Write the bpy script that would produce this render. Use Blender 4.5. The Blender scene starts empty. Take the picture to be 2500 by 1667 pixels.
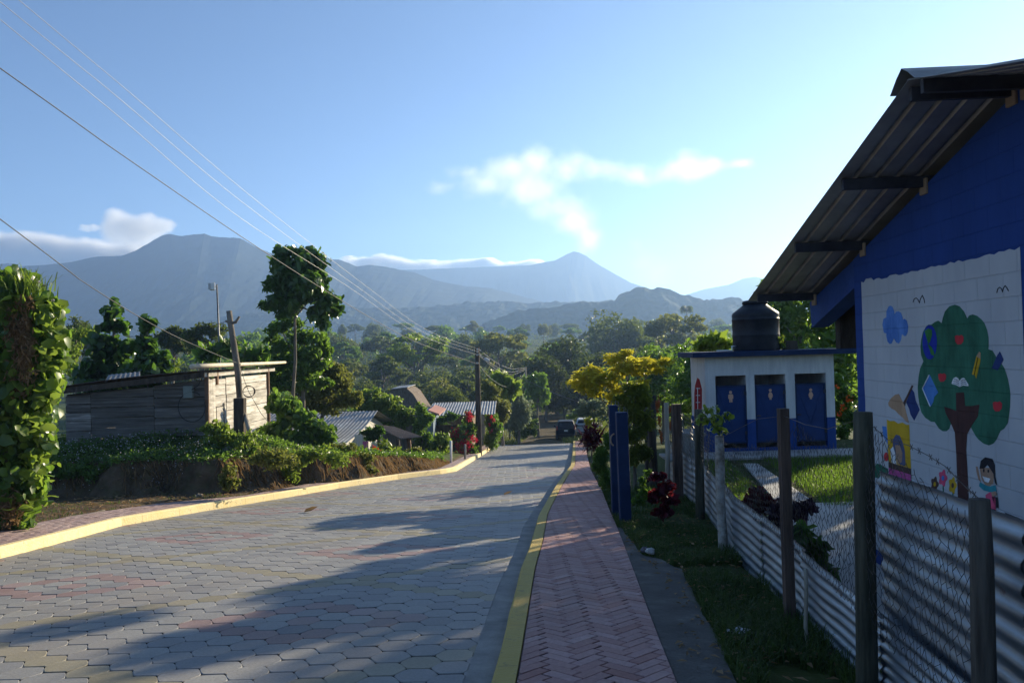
import bpy, math, random
import numpy as np
from mathutils import Vector, Matrix
random.seed(7); RNG = np.random.default_rng(7)
SC = bpy.context.scene; COL = SC.collection
F = 1907.0; ROLL = 0.028; PITCH = (856.7-833.5)/1907.0; K = 2500/2352.0
cp, sp = math.cos(PITCH), math.sin(PITCH)
FW = Vector((0, cp, sp)); UP0 = Vector((0, -sp, cp)); RT0 = Vector((1, 0, 0))
RT = RT0*math.cos(ROLL) - UP0*math.sin(ROLL)
UP = RT0*math.sin(ROLL) + UP0*math.cos(ROLL)
def ray(x, y): return FW + RT*((x-1250)/F) + UP*((833.5-y)/F)
def P(x, y, Y):                      # point seen at (x, y) standing Y metres ahead
    d = ray(x, y); return d*(Y/d.y)
def PD(x, y, Y): return P(x*K, y*K, Y)
SLOPE = 0.0915
def G(x, y, off=0.0):                # point of the sloping street seen at (x, y)
    d = ray(x, y); t = (-1.7+off)/(d.z + SLOPE*d.y); return d*t
def GD(x, y, off=0.0): return G(x*K, y*K, off)
RZ_Y = [-60, 70, 130, 165, 205, 265, 330, 400, 480, 560, 700, 900, 1500, 6000]
RZ_Z = [-1.7+60*SLOPE, -8.105, -9.5, -10.5, -9.5, -7, -3.5, 0.5, 5, 8, 2, -12, -25, -30]
def road_z(Y): return float(np.interp(Y, RZ_Y, RZ_Z))

# ---------- noise ----------
_perm = RNG.permutation(256); _perm = np.concatenate([_perm, _perm]); _val = RNG.random(256)
def vnoise(x, y):
    x = np.asarray(x, float); y = np.asarray(y, float)
    xi = np.floor(x).astype(int); yi = np.floor(y).astype(int); xf = x-xi; yf = y-yi
    u = xf*xf*(3-2*xf); v = yf*yf*(3-2*yf)
    def h(a, b): return _val[_perm[(_perm[a & 255] + b) & 255]]
    return (h(xi, yi)*(1-u)+h(xi+1, yi)*u)*(1-v) + (h(xi, yi+1)*(1-u)+h(xi+1, yi+1)*u)*v
def fbm(x, y, o=4):
    s = 0; a = .5
    for i in range(o): s = s+a*vnoise(np.asarray(x)*2**i+17.3*i, np.asarray(y)*2**i+9.1*i); a *= .5
    return s
def sstep(a, b, x):
    t = np.clip((np.asarray(x, float)-a)/(b-a), 0, 1); return t*t*(3-2*t)

# ---------- objects ----------
def tag(o, label=None, cat=None, group=None, kind=None):
    if label: o['label'] = label
    if cat: o['category'] = cat
    if group: o['group'] = group
    if kind: o['kind'] = kind
    return o
def link(name, me, mats=None, parent=None):
    o = bpy.data.objects.new(name, me); COL.objects.link(o)
    if mats is not None:
        for m in (mats if isinstance(mats, (list, tuple)) else [mats]): me.materials.append(m)
    if parent is not None: o.parent = parent
    return o
def empty(name, loc, label=None, cat=None, group=None, rz=0):
    o = bpy.data.objects.new(name, None); COL.objects.link(o); o.location = loc; o.rotation_euler = (0, 0, rz)
    o.empty_display_size = .2
    return tag(o, label, cat, group)
def np_mesh(name, V, Fc, smooth=False, attrs=None, mi=None):
    """V (n,3); Fc (m,k) array of equal-size faces"""
    V = np.asarray(V, np.float32); Fc = np.asarray(Fc, np.int32); m, k = Fc.shape
    me = bpy.data.meshes.new(name)
    me.vertices.add(len(V)); me.vertices.foreach_set('co', V.ravel())
    me.loops.add(m*k); me.loops.foreach_set('vertex_index', Fc.ravel())
    me.polygons.add(m); me.polygons.foreach_set('loop_start', np.arange(0, m*k, k, dtype=np.int32))
    me.polygons.foreach_set('loop_total', np.full(m, k, np.int32))
    if mi is not None: me.polygons.foreach_set('material_index', np.asarray(mi, np.int32))
    me.update(calc_edges=True)
    me.polygons.foreach_set('use_smooth', np.full(m, smooth, bool))
    for an, arr in (attrs or {}).items():
        if arr.ndim == 2:
            a = me.attributes.new(an, 'FLOAT_COLOR', 'FACE'); a.data.foreach_set('color', np.asarray(arr, np.float32).ravel())
        else:
            a = me.attributes.new(an, 'FLOAT', 'FACE'); a.data.foreach_set('value', np.asarray(arr, np.float32))
    return me
class MB:
    """collects shapes (world or local coordinates) and links them as ONE mesh object"""
    def __init__(s): s.v = []; s.f = []; s.m = []; s.mi = 0
    def raw(s, vs, fs):
        b = len(s.v); s.v += [tuple(v) for v in vs]; s.f += [tuple(b+i for i in f) for f in fs]; s.m += [s.mi]*len(fs); return s
    def box(s, c, size, M=None):
        c = Vector(c); h = Vector(size)*.5; M = M or Matrix.Identity(3)
        vs = [c + M @ Vector((x*h.x, y*h.y, z*h.z)) for x in (-1, 1) for y in (-1, 1) for z in (-1, 1)]
        return s.raw(vs, [(0, 1, 3, 2), (4, 6, 7, 5), (0, 4, 5, 1), (2, 3, 7, 6), (0, 2, 6, 4), (1, 5, 7, 3)])
    def hexa(s, a, b):
        """two quads (4 points each) joined into a solid"""
        return s.raw(list(a)+list(b), [(3, 2, 1, 0), (4, 5, 6, 7), (0, 1, 5, 4), (1, 2, 6, 5), (2, 3, 7, 6), (3, 0, 4, 7)])
    def beam(s, a, b, w, h, up=(0, 0, 1)):
        a = Vector(a); b = Vector(b); d = (b-a).normalized(); r = d.cross(Vector(up)).normalized()*w*.5; u = r.cross(d).normalized()*h*.5
        q = lambda p: [p-r-u, p+r-u, p+r+u, p-r+u]
        return s.hexa(q(a), q(b))
    def prism(s, poly, d):
        n = len(poly); d = Vector(d); a = [Vector(p) for p in poly]
        return s.raw(a+[p+d for p in a], [tuple(range(n))[::-1], tuple(range(n, 2*n))] + [(i, (i+1) % n, n+(i+1) % n, n+i) for i in range(n)])
    def tube(s, pts, rad, n=8, cap=True, jit=0):
        pts = [Vector(p) for p in pts]; m = len(pts)
        if not hasattr(rad, '__len__'): rad = [rad]*m
        vs = []; pu = None
        for i, p in enumerate(pts):
            d = (pts[min(i+1, m-1)]-pts[max(i-1, 0)]).normalized()
            if pu is None: pu = d.orthogonal().normalized()
            pu = (pu - d*pu.dot(d)); pu = pu.normalized() if pu.length > 1e-6 else d.orthogonal().normalized()
            w = d.cross(pu)
            for k in range(n):
                t = 2*math.pi*k/n; r = rad[i]*(1+(random.uniform(-jit, jit) if jit else 0))
                vs.append(p+pu*math.cos(t)*r+w*math.sin(t)*r)
        fs = [(i*n+k, i*n+(k+1) % n, (i+1)*n+(k+1) % n, (i+1)*n+k) for i in range(m-1) for k in range(n)]
        if cap: fs += [tuple(range(n))[::-1], tuple((m-1)*n+k for k in range(n))]
        return s.raw(vs, fs)
    def lathe(s, c, prof, n=24):
        vs = [(c[0]+r*math.cos(2*math.pi*k/n), c[1]+r*math.sin(2*math.pi*k/n), c[2]+z) for r, z in prof for k in range(n)]
        m = len(prof)
        fs = [(i*n+k, i*n+(k+1) % n, (i+1)*n+(k+1) % n, (i+1)*n+k) for i in range(m-1) for k in range(n)]
        fs += [tuple(range(n))[::-1], tuple((m-1)*n+k for k in range(n))]
        return s.raw(vs, fs)
    def build(s, name, mats, parent=None, smooth=False, bevel=0, org=None):
        me = bpy.data.meshes.new(name)
        if org is None and parent is not None: org = parent.matrix_world.translation if parent.parent is None else None
        if parent is not None:
            W = Matrix.Translation(parent.location) @ parent.rotation_euler.to_matrix().to_4x4() if parent.parent is None else None
            q = parent; off = Vector((0, 0, 0))
            while q is not None: off += Vector(q.location); q = q.parent
            vs = [Vector(v)-off for v in s.v]; o_loc = (0, 0, 0)
        else:
            o_loc = Vector(org) if org is not None else Vector((0, 0, 0)); vs = [Vector(v)-o_loc for v in s.v]
        me.from_pydata(vs, [], s.f); me.update()
        me.polygons.foreach_set('material_index', s.m)
        if smooth: me.polygons.foreach_set('use_smooth', [True]*len(me.polygons))
        o = link(name, me, mats, parent); o.location = o_loc
        if bevel:
            b = o.modifiers.new('bevel', 'BEVEL'); b.width = bevel; b.segments = 2; b.limit_method = 'ANGLE'
        return o

# ---------- materials ----------
MATS = {}
def nd(nt, t, **kw):
    n = nt.nodes.new(t)
    for k, v in kw.items(): setattr(n, k, v)
    return n
def mat(name, c1, c2=None, scale=3.0, rough=.8, metal=0, bump=0, bscale=None, spec=.3, detail=6, c3=None, coord='Object', stretch=(1, 1, 1), ramp=(.35, .65)):
    if name in MATS: return MATS[name]
    m = bpy.data.materials.new(name); m.use_nodes = True; nt = m.node_tree; b = nt.nodes['Principled BSDF']
    b.inputs['Roughness'].default_value = rough; b.inputs['Metallic'].default_value = metal
    b.inputs['Specular IOR Level'].default_value = spec
    b.inputs['Base Color'].default_value = (*c1, 1)
    tc = nd(nt, 'ShaderNodeTexCoord'); mp = nd(nt, 'ShaderNodeMapping'); mp.inputs['Scale'].default_value = stretch
    nt.links.new(tc.outputs[coord], mp.inputs[0])
    if c2:
        n = nd(nt, 'ShaderNodeTexNoise'); n.inputs['Scale'].default_value = scale; n.inputs['Detail'].default_value = detail; n.inputs['Roughness'].default_value = .65
        r = nd(nt, 'ShaderNodeValToRGB'); r.color_ramp.elements[0].position = ramp[0]; r.color_ramp.elements[1].position = ramp[1]
        r.color_ramp.elements[0].color = (*c1, 1); r.color_ramp.elements[1].color = (*c2, 1)
        if c3: e = r.color_ramp.elements.new(.5*(ramp[0]+ramp[1])+.08); e.color = (*c3, 1)
        nt.links.new(mp.outputs[0], n.inputs['Vector']); nt.links.new(n.outputs[0], r.inputs[0]); nt.links.new(r.outputs[0], b.inputs['Base Color'])
    if bump:
        n2 = nd(nt, 'ShaderNodeTexNoise'); n2.inputs['Scale'].default_value = bscale or scale*6; n2.inputs['Detail'].default_value = 8
        bp = nd(nt, 'ShaderNodeBump'); bp.inputs['Strength'].default_value = bump; bp.inputs['Distance'].default_value = .02
        nt.links.new(mp.outputs[0], n2.inputs['Vector']); nt.links.new(n2.outputs[0], bp.inputs['Height']); nt.links.new(bp.outputs[0], b.inputs['Normal'])
    MATS[name] = m; return m
def per_piece(m, lo=.6, hi=1.2):
    """every separate board or leaf of the mesh gets its own shade of the material"""
    nt = m.node_tree; b = nt.nodes['Principled BSDF']; src = b.inputs['Base Color'].links[0].from_socket
    g = nd(nt, 'ShaderNodeNewGeometry'); r = nd(nt, 'ShaderNodeMapRange'); r.inputs[3].default_value = lo; r.inputs[4].default_value = hi; nt.links.new(g.outputs['Random Per Island'], r.inputs[0])
    s = nd(nt, 'ShaderNodeVectorMath', operation='SCALE'); nt.links.new(src, s.inputs[0]); nt.links.new(r.outputs[0], s.inputs['Scale']); nt.links.new(s.outputs[0], b.inputs['Base Color']); return m
def leafmat(name, dark, light, trans=(.25, .4, .03), tw=.4, gloss=.25, rough=.4):
    """foliage: diffuse + light let through; face attribute 'tint' picks the leaf's own green"""
    if name in MATS: return MATS[name]
    m = bpy.data.materials.new(name); m.use_nodes = True; nt = m.node_tree; nt.nodes.remove(nt.nodes['Principled BSDF'])
    out = nt.nodes['Material Output']
    a = nd(nt, 'ShaderNodeAttribute', attribute_name='tint'); oi = nd(nt, 'ShaderNodeObjectInfo')
    ad = nd(nt, 'ShaderNodeMath', operation='MULTIPLY_ADD'); ad.inputs[1].default_value = .5; 
    nt.links.new(oi.outputs['Random'], ad.inputs[0]); nt.links.new(a.outputs['Fac'], ad.inputs[2])
    sb = nd(nt, 'ShaderNodeMath', operation='SUBTRACT'); sb.inputs[1].default_value = .25; nt.links.new(ad.outputs[0], sb.inputs[0])
    r = nd(nt, 'ShaderNodeValToRGB'); r.color_ramp.elements[0].color = (*dark, 1); r.color_ramp.elements[1].color = (*light, 1)
    nt.links.new(sb.outputs[0], r.inputs[0])
    d = nd(nt, 'ShaderNodeBsdfPrincipled'); d.inputs['Roughness'].default_value = rough; d.inputs['Specular IOR Level'].default_value = gloss
    nt.links.new(r.outputs[0], d.inputs['Base Color'])
    t = nd(nt, 'ShaderNodeBsdfTranslucent'); mx = nd(nt, 'ShaderNodeMixRGB', blend_type='MULTIPLY'); mx.inputs[0].default_value = 0
    t.inputs['Color'].default_value = (*trans, 1)
    mi = nd(nt, 'ShaderNodeMixRGB'); mi.inputs[0].default_value = .5; mi.inputs[2].default_value = (*trans, 1)
    nt.links.new(r.outputs[0], mi.inputs[1]); nt.links.new(mi.outputs[0], t.inputs['Color'])
    ms = nd(nt, 'ShaderNodeMixShader'); ms.inputs[0].default_value = tw
    nt.links.new(d.outputs[0], ms.inputs[1]); nt.links.new(t.outputs[0], ms.inputs[2]); nt.links.new(ms.outputs[0], out.inputs['Surface'])
    MATS[name] = m; return m

# ---------- camera, sky, sun ----------
cam = bpy.data.cameras.new('camera'); co = bpy.data.objects.new('camera', cam); COL.objects.link(co)
cam.sensor_width = 36; cam.lens = F*36/2500; cam.clip_start = .05; cam.clip_end = 30000
Rm = Matrix((RT, UP, -FW)).transposed(); co.matrix_world = Rm.to_4x4(); SC.camera = co
SUN_AZ = math.radians(41.5); SUN_EL = math.radians(17)
w = bpy.data.worlds.new('World'); SC.world = w; w.use_nodes = True; nt = w.node_tree
sky = nd(nt, 'ShaderNodeTexSky', sky_type='NISHITA'); sky.sun_disc = False; sky.sun_elevation = SUN_EL; sky.sun_rotation = SUN_AZ
sky.air_density = 1.0; sky.dust_density = .6; sky.ozone_density = 3.2; sky.altitude = 2500
bg = nt.nodes['Background']; bg.inputs['Strength'].default_value = SKY_STRENGTH = .070
nt.links.new(sky.outputs[0], bg.inputs['Color'])
sl = bpy.data.lights.new('sun', 'SUN'); so = bpy.data.objects.new('sun', sl); COL.objects.link(so)
sl.energy = 5; sl.angle = math.radians(.5); sl.color = (1, .86, .62)
SDIR = Vector((math.sin(SUN_AZ)*math.cos(SUN_EL), math.cos(SUN_AZ)*math.cos(SUN_EL), math.sin(SUN_EL)))
so.rotation_euler = SDIR.to_track_quat('Z', 'Y').to_euler(); so.location = (0, 0, 50)
SC.view_settings.view_transform = 'Standard'; SC.view_settings.look = 'None'; SC.view_settings.exposure = 1.25; SC.view_settings.gamma = 1
SC.cycles.use_denoising = True; SC.cycles.max_bounces = 6; SC.cycles.diffuse_bounces = 3; SC.cycles.glossy_bounces = 2
SC.cycles.transmission_bounces = 3; SC.cycles.transparent_max_bounces = 6; SC.cycles.volume_bounces = 3
# ================= haze, mountains, clouds =================
HZ_TOP = 325; HZ_FAR = 3050; HZ_DENS = .00036
hz = MB().box((0, (HZ_FAR-300)/2, (HZ_TOP-60)/2), (9000, HZ_FAR+300, HZ_TOP+60))
m = bpy.data.materials.new('haze_air'); m.use_nodes = True; nt = m.node_tree; nt.nodes.remove(nt.nodes['Principled BSDF'])
pv = nd(nt, 'ShaderNodeVolumePrincipled'); pv.inputs['Color'].default_value = (.39, .61, 1, 1); pv.inputs['Density'].default_value = HZ_DENS; pv.inputs['Anisotropy'].default_value = .45
nt.links.new(pv.outputs[0], nt.nodes['Material Output'].inputs['Volume'])
tag(hz.build('haze', m), 'pale bluish morning haze filling the valley', 'haze', kind='stuff')

forest_far = mat('far_forest', (.020, .036, .018), (.055, .072, .034), scale=.012, rough=.95, spec=.1, c3=(.032, .05, .024))
field_far = mat('mountain_slope', (.020, .033, .027), (.045, .058, .042), scale=.006, rough=.95, spec=.1, detail=10, ramp=(.5, .75))
def mountain(name, prof, Yc, Yn, zb, m, back=500, rough=10, tree=2, nu=260, nv=70, seed=0, pw=1.5):
    """relief whose crest runs along a measured skyline at depth Yc and whose foot lies at depth Yn"""
    px = np.array([p[0] for p in prof], float); py = np.array([p[1] for p in prof], float)
    xs = np.linspace(px[0], px[-1], nu); ys = np.interp(xs, px, py)
    crest = [P(x, y, Yc) for x, y in zip(xs, ys)]
    cz = np.array([c.z for c in crest]); cx = np.array([c.x for c in crest])
    V = []
    vs = list(np.linspace(0, 1, nv)) + [1+.12*k for k in range(1, 7)]
    for v in vs:
        Y = Yn+(Yc-Yn)*v if v <= 1 else Yc+back*(v-1)
        X = cx*(.35+.65*v) + (cx.mean()*(1-v)*.25)
        n = fbm(X/(Yc*.035)+seed, Y/(Yc*.08)+seed, 5)-.5
        n2 = np.abs(fbm(X/(Yc*.02)+seed*3+.3*n, Y/(Yc*.2)+seed, 4)-.5)*2
        s = v**pw if v <= 1 else 1-(v-1)*.8
        e = min(1, max(0, (1-v)*4)) if v <= 1 else 0
        z = zb+(cz-zb)*s + e*rough*(n*1.2-n2*1.3+.2)*min(1, v*3)
        if tree: z = z + tree*(fbm(X/9+seed, Y/9, 2)-.4)*min(1, v*4)
        V.append(np.stack([X, np.full_like(X, Y)+n*Yc*.01*e, z], 1))
    V = np.concatenate(V); R = len(vs)
    i = np.arange(R-1)[:, None]*nu+np.arange(nu-1)[None, :]; i = i.ravel()
    o = link(name, np_mesh(name, V, np.stack([i, i+1, i+nu+1, i+nu], 1), smooth=False), m)
    o['kind'] = 'structure'; return o
mountain('mountain', [(-700, 760), (-300, 700), (-60, 655), (0, 645), (20, 642), (50, 650), (100, 648), (170, 640), (240, 626), (300, 625), (330, 612), (360, 595), (395, 575), (415, 571), (440, 577), (475, 572), (500, 571), (520, 578), (550, 580), (585, 581), (620, 600), (660, 618), (700, 625), (760, 628), (830, 634), (870, 650), (905, 646), (960, 655), (1010, 665), (1060, 684), (1130, 698), (1200, 704), (1300, 730), (1400, 760), (1500, 790), (1600, 810)], 1700, 900, -25, field_far, rough=9, tree=2.5, seed=1)
mountain('volcano', [(500, 720), (700, 676), (830, 655), (900, 657), (1000, 659), (1100, 655), (1200, 651), (1290, 648), (1330, 640), (1355, 636), (1385, 620), (1400, 614), (1412, 616), (1430, 624), (1460, 645), (1500, 668), (1540, 690), (1580, 703), (1650, 725), (1750, 745), (1900, 760)], 2400, 1600, -25, field_far, rough=9, tree=1, seed=2, nu=320)
mountain('far_mountain', [(1600, 745), (1680, 718), (1720, 706), (1780, 695), (1815, 680), (1845, 676), (1880, 684), (1930, 702), (2000, 712), (2100, 722), (2300, 735), (2700, 750), (3200, 770)], 2750, 2000, -25, field_far, rough=6, tree=0, seed=3)
mountain('low_ridge', [(-500, 840), (300, 800), (600, 765), (800, 752), (900, 752), (1000, 750), (1060, 747), (1120, 740), (1190, 735), (1240, 735), (1290, 741), (1350, 737), (1420, 736), (1500, 733), (1600, 728), (1700, 735), (1900, 745), (2300, 765)], 1250, 800, -20, forest_far, rough=6, tree=8, seed=4, nu=620)
mountain('wooded_hill', [(1180, 790), (1260, 762), (1330, 750), (1400, 741), (1460, 736), (1500, 731), (1520, 716), (1550, 704), (1572, 699), (1600, 703), (1635, 708), (1660, 718), (1690, 724), (1720, 730), (1760, 727), (1800, 728), (1850, 740), (2000, 760), (2300, 790)], 900, 640, -20, forest_far, rough=5, tree=8, seed=5, nu=520)

# --- clouds, all beyond and above the haze ---
def cloud(name, label, Y, blobs, dens, group=None, nscale=.010, thr=.46, kind=None, depth=.8, cat='cloud', soft=.16, edge=.55):
    s = Y/1794; B = []
    for x, y, rx, ry in blobs: c = PD(x, y, Y); B.append((c, rx*s*1.45, max(rx*.6, ry*1.4)*s*depth, ry*s*1.6))
    org = B[0][0].copy(); mb = MB()
    for c, a, b, d in B:
        n = 14; m_ = 8; V = [(c.x+a*math.cos(2*math.pi*k/n)*math.sin(math.pi*(i+.5)/m_), c.y+b*math.sin(2*math.pi*k/n)*math.sin(math.pi*(i+.5)/m_), c.z+d*math.cos(math.pi*(i+.5)/m_)) for i in range(m_) for k in range(n)]
        mb.raw(V, [(i*n+k, (i+1)*n+k, (i+1)*n+(k+1) % n, i*n+(k+1) % n) for i in range(m_-1) for k in range(n)]+[tuple(range(n)), tuple((m_-1)*n+k for k in range(n))[::-1]])
    m = bpy.data.materials.new(name+'_vapour'); m.use_nodes = True; nt = m.node_tree; nt.nodes.remove(nt.nodes['Principled BSDF'])
    tc = nd(nt, 'ShaderNodeTexCoord'); last = None
    wn = nd(nt, 'ShaderNodeTexNoise'); wn.inputs['Scale'].default_value = nscale*.6; wn.inputs['Detail'].default_value = 3; nt.links.new(tc.outputs['Object'], wn.inputs['Vector'])
    wsub = nd(nt, 'ShaderNodeVectorMath', operation='SUBTRACT'); wsub.inputs[1].default_value = (.5, .5, .5); nt.links.new(wn.outputs['Color'], wsub.inputs[0])
    wsc = nd(nt, 'ShaderNodeVectorMath', operation='SCALE'); wsc.inputs['Scale'].default_value = 70*s; nt.links.new(wsub.outputs[0], wsc.inputs[0])
    wad = nd(nt, 'ShaderNodeVectorMath', operation='ADD'); nt.links.new(tc.outputs['Object'], wad.inputs[0]); nt.links.new(wsc.outputs[0], wad.inputs[1])
    for c, a, b, d in B:
        q = c-org; v1 = nd(nt, 'ShaderNodeVectorMath', operation='SUBTRACT'); v1.inputs[1].default_value = q; nt.links.new(wad.outputs[0], v1.inputs[0])
        v2 = nd(nt, 'ShaderNodeVectorMath', operation='DIVIDE'); v2.inputs[1].default_value = (a, b, d); nt.links.new(v1.outputs[0], v2.inputs[0])
        v3 = nd(nt, 'ShaderNodeVectorMath', operation='LENGTH'); nt.links.new(v2.outputs[0], v3.inputs[0])
        if last is None: last = v3.outputs['Value']
        else: mn = nd(nt, 'ShaderNodeMath', operation='SMOOTH_MIN'); mn.inputs[2].default_value = .35; nt.links.new(last, mn.inputs[0]); nt.links.new(v3.outputs['Value'], mn.inputs[1]); last = mn.outputs[0]
    f = nd(nt, 'ShaderNodeMapRange'); f.inputs[1].default_value = .98; f.inputs[2].default_value = .98-edge; f.inputs[3].default_value = 0; f.inputs[4].default_value = 1; nt.links.new(last, f.inputs[0])
    n = nd(nt, 'ShaderNodeTexNoise'); n.inputs['Scale'].default_value = nscale; n.inputs['Detail'].default_value = 9; n.inputs['Roughness'].default_value = .68; nt.links.new(tc.outputs['Object'], n.inputs['Vector'])
    # density = ramp(noise + shape - threshold)
    ad = nd(nt, 'ShaderNodeMath', operation='MULTIPLY_ADD'); ad.inputs[1].default_value = .55; nt.links.new(f.outputs[0], ad.inputs[0]); nt.links.new(n.outputs[0], ad.inputs[2])
    r = nd(nt, 'ShaderNodeMapRange'); r.inputs[1].default_value = thr+.2; r.inputs[2].default_value = thr+.2+soft*2; r.inputs[3].default_value = 0; r.inputs[4].default_value = dens; nt.links.new(ad.outputs[0], r.inputs[0])
    ml = nd(nt, 'ShaderNodeMath', operation='MULTIPLY'); nt.links.new(r.outputs[0], ml.inputs[0]); nt.links.new(f.outputs[0], ml.inputs[1])
    pv = nd(nt, 'ShaderNodeVolumePrincipled'); pv.inputs['Color'].default_value = (.97, .97, .98, 1); pv.inputs['Anisotropy'].default_value = .45; nt.links.new(ml.outputs[0], pv.inputs['Density']); nt.links.new(pv.outputs[0], nt.nodes['Material Output'].inputs['Volume'])
    o = mb.build(name, m, org=org); rm = o.modifiers.new('one_skin', 'REMESH'); rm.mode = 'VOXEL'; rm.voxel_size = 9*s; return tag(o, label, cat, group, kind)
cloud('smoke_plume', 'long white plume of smoke drifting above the volcano', 3450, [(1010, 432, 40, 14), (1075, 395, 60, 26), (1110, 425, 70, 30), (1180, 385, 90, 40), (1240, 365, 60, 36), (1210, 430, 90, 40), (1300, 388, 80, 36), (1380, 395, 70, 28), (1460, 395, 70, 26), (1550, 385, 80, 30), (1620, 375, 60, 24), (1690, 378, 50, 16), (1270, 470, 70, 36), (1320, 510, 60, 40), (1350, 550, 50, 40)], .016, nscale=.0075, thr=.43, soft=.26, edge=.95)
cloud('white_cloud', 'small white puffy cloud just left of the big mountain top', 3300, [(275, 520, 40, 30), (320, 525, 50, 30), (360, 525, 40, 20), (300, 540, 40, 20), (385, 518, 24, 8)], .035, nscale=.009, thr=.34)
cloud('grey_cloud', 'tiny grey cloud wisp left of the puffy white cloud', 3300, [(195, 523, 20, 7), (215, 524, 18, 9)], .05, nscale=.012, thr=.44)
cloud('cloud_bank', 'long flat cloud bank behind the left mountain shoulder', 3350, [(-30, 575, 80, 40), (40, 575, 80, 36), (120, 585, 90, 34), (210, 590, 90, 28), (290, 590, 70, 24), (-60, 610, 120, 40), (100, 615, 140, 30)], .07, nscale=.007, thr=.36)
cloud('ridge_cloud', 'thin bright cloud spilling along the ridge left of the volcano', 3350, [(815, 607, 40, 14), (870, 606, 50, 17), (930, 615, 50, 15), (1000, 617, 60, 14), (1070, 615, 60, 14), (1130, 611, 60, 13), (1195, 606, 55, 11)], .14, nscale=.010, thr=.36)
cloud('pale_smoke', 'faint whitish smoke right of the volcano foot', 3400, [(1480, 600, 40, 30), (1510, 630, 50, 36), (1460, 575, 30, 20)], .003, nscale=.006, thr=.46, soft=.25, edge=.9)
# ================= street, kerbs, pavements, ground =================
def edge(pts, off=0.0):
    q = sorted([(p.y, p.x) for p in (G(x, y, off) for x, y in pts)]); return np.array([a for a, b in q]), np.array([b for a, b in q])
kr_y, kr_x = edge([(1206.6, 1667), (1267.6, 1420), (1293, 1349), (1312, 1277), (1321, 1259.6), (1352.5, 1203), (1381, 1160), (1391.8, 1145), (1396.4, 1114), (1398.7, 1082)])
kl_y, kl_x = edge([(0, 1363), (128, 1329.6), (298, 1282.8), (488.5, 1249), (700, 1214), (836, 1190), (976, 1169), (1082.6, 1156), (1114.5, 1149.8), (1167.7, 1117), (1200, 1096.7), (1209, 1087)])
wl_y, wl_x = edge([(0, 1296.8), (107, 1271.5), (208.5, 1253.6), (387, 1228.3), (596, 1209), (749, 1181), (836, 1175), (912.6, 1164.7), (997.6, 1152), (1070, 1143.5), (1102, 1128.6), (1144, 1108), (1182.6, 1086)], .15)
wr_y, wr_x = edge([(1656, 1667), (1610, 1554), (1550.6, 1396.5), (1511.8, 1295), (1486.5, 1238.7), (1471.6, 1200), (1442, 1145), (1434, 1112), (1430, 1092.5), (1424, 1080)], .15)
def ext(ys, xs):
    s0 = (xs[3]-xs[0])/(ys[3]-ys[0])
    return np.concatenate([[-14], ys, [70]]), np.concatenate([[xs[0]+s0*(-14-ys[0])], xs, [xs[-1]+.07*(70-ys[-1])]])
kr_y, kr_x = ext(kr_y, kr_x); kl_y, kl_x = ext(kl_y, kl_x); wl_y, wl_x = ext(wl_y, wl_x); wr_y, wr_x = ext(wr_y, wr_x)
KR = lambda Y: np.interp(Y, kr_y, kr_x); KL = lambda Y: np.interp(Y, kl_y, kl_x)
WL = lambda Y: np.interp(Y, wl_y, wl_x); WR = lambda Y: np.interp(Y, wr_y, wr_x)
ROAD_END = 60.0
FX = lambda Y: np.interp(Y, [0, 3.1, 4.44, 6.1, 9.3, 12.5, 16.3, 24, 34, 60], [1.55, 1.86, 2.0, 2.17, 2.5, 3.0, 3.4, 4.4, 5.6, 9])
YARD = -2.67
def bank_h(Y): return np.interp(Y, [18, 21, 25, 29, 34, 42, 60], [.72, .85, .65, .3, .15, .1, .1])
def plateau(Y): return np.interp(Y, [18, 20, 22.5, 26, 30, 36, 45], [.62, .62, .62, .2, .1, .05, 0])
def toe(Y): return np.interp(Y, [0, 19, 20, 21.5, 23, 60], [.9, .9, .7, .3, .12, .12])
def bank_d(X, Y):
    """how far inside the raised bank a point lies"""
    nz = (fbm(np.asarray(X)*.9+3, np.asarray(Y)*.9, 4)-.5)
    d1 = WL(Y)-X-toe(Y)-nz*.9; d2 = np.asarray(Y)-19.35+nz*1.6-.12*np.maximum(0, -10-np.asarray(X)); return np.minimum(d1, d2)
def ground_z(X, Y):
    X = np.asarray(X, float); Y = np.asarray(Y, float)
    rz = np.interp(Y, RZ_Y, RZ_Z)
    z = rz+.0*X
    near = 1-sstep(60, 90, Y)
    L = WL(Y); R = WR(Y); Fx = FX(Y)
    t = L-X
    nz = (fbm(X*.9+3, Y*.9, 4)-.5)
    tt = bank_d(X, Y)
    left = rz+.10+.05*sstep(.1, .8, t)*near+(bank_h(Y)*sstep(0, .6, tt)+plateau(Y)*sstep(.4, 3.0, tt))*near + nz*.16*sstep(0, .5, t)
    z = np.where(t > 0, left, z)
    yard = np.interp(Y, [-14, 3, 21.5, 31, 60], [YARD, YARD, YARD, rz_at(31)+.25, rz_at(60)+.1]) 
    v = sstep(0, .3, X-Fx)
    right = (rz+.09+nz*.05)*(1-v)+np.where(Y < 60, yard, rz)*v
    z = np.where(X > R, right*near+(rz)*(1-near), z)
    inside = (X >= L) & (X <= R)
    z = np.where(inside, rz-.10+.10*sstep(ROAD_END-.2, ROAD_END+1.5, Y), z)
    far = sstep(75, 150, Y)
    z = z+far*((fbm(X/60+5, Y/60, 3)-.5)*9) + nz*.12*sstep(58, 64, Y)
    return z
def rz_at(Y): return road_z(Y)
def gz(X, Y): return float(ground_z(np.array([X]), np.array([Y]))[0])

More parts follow.
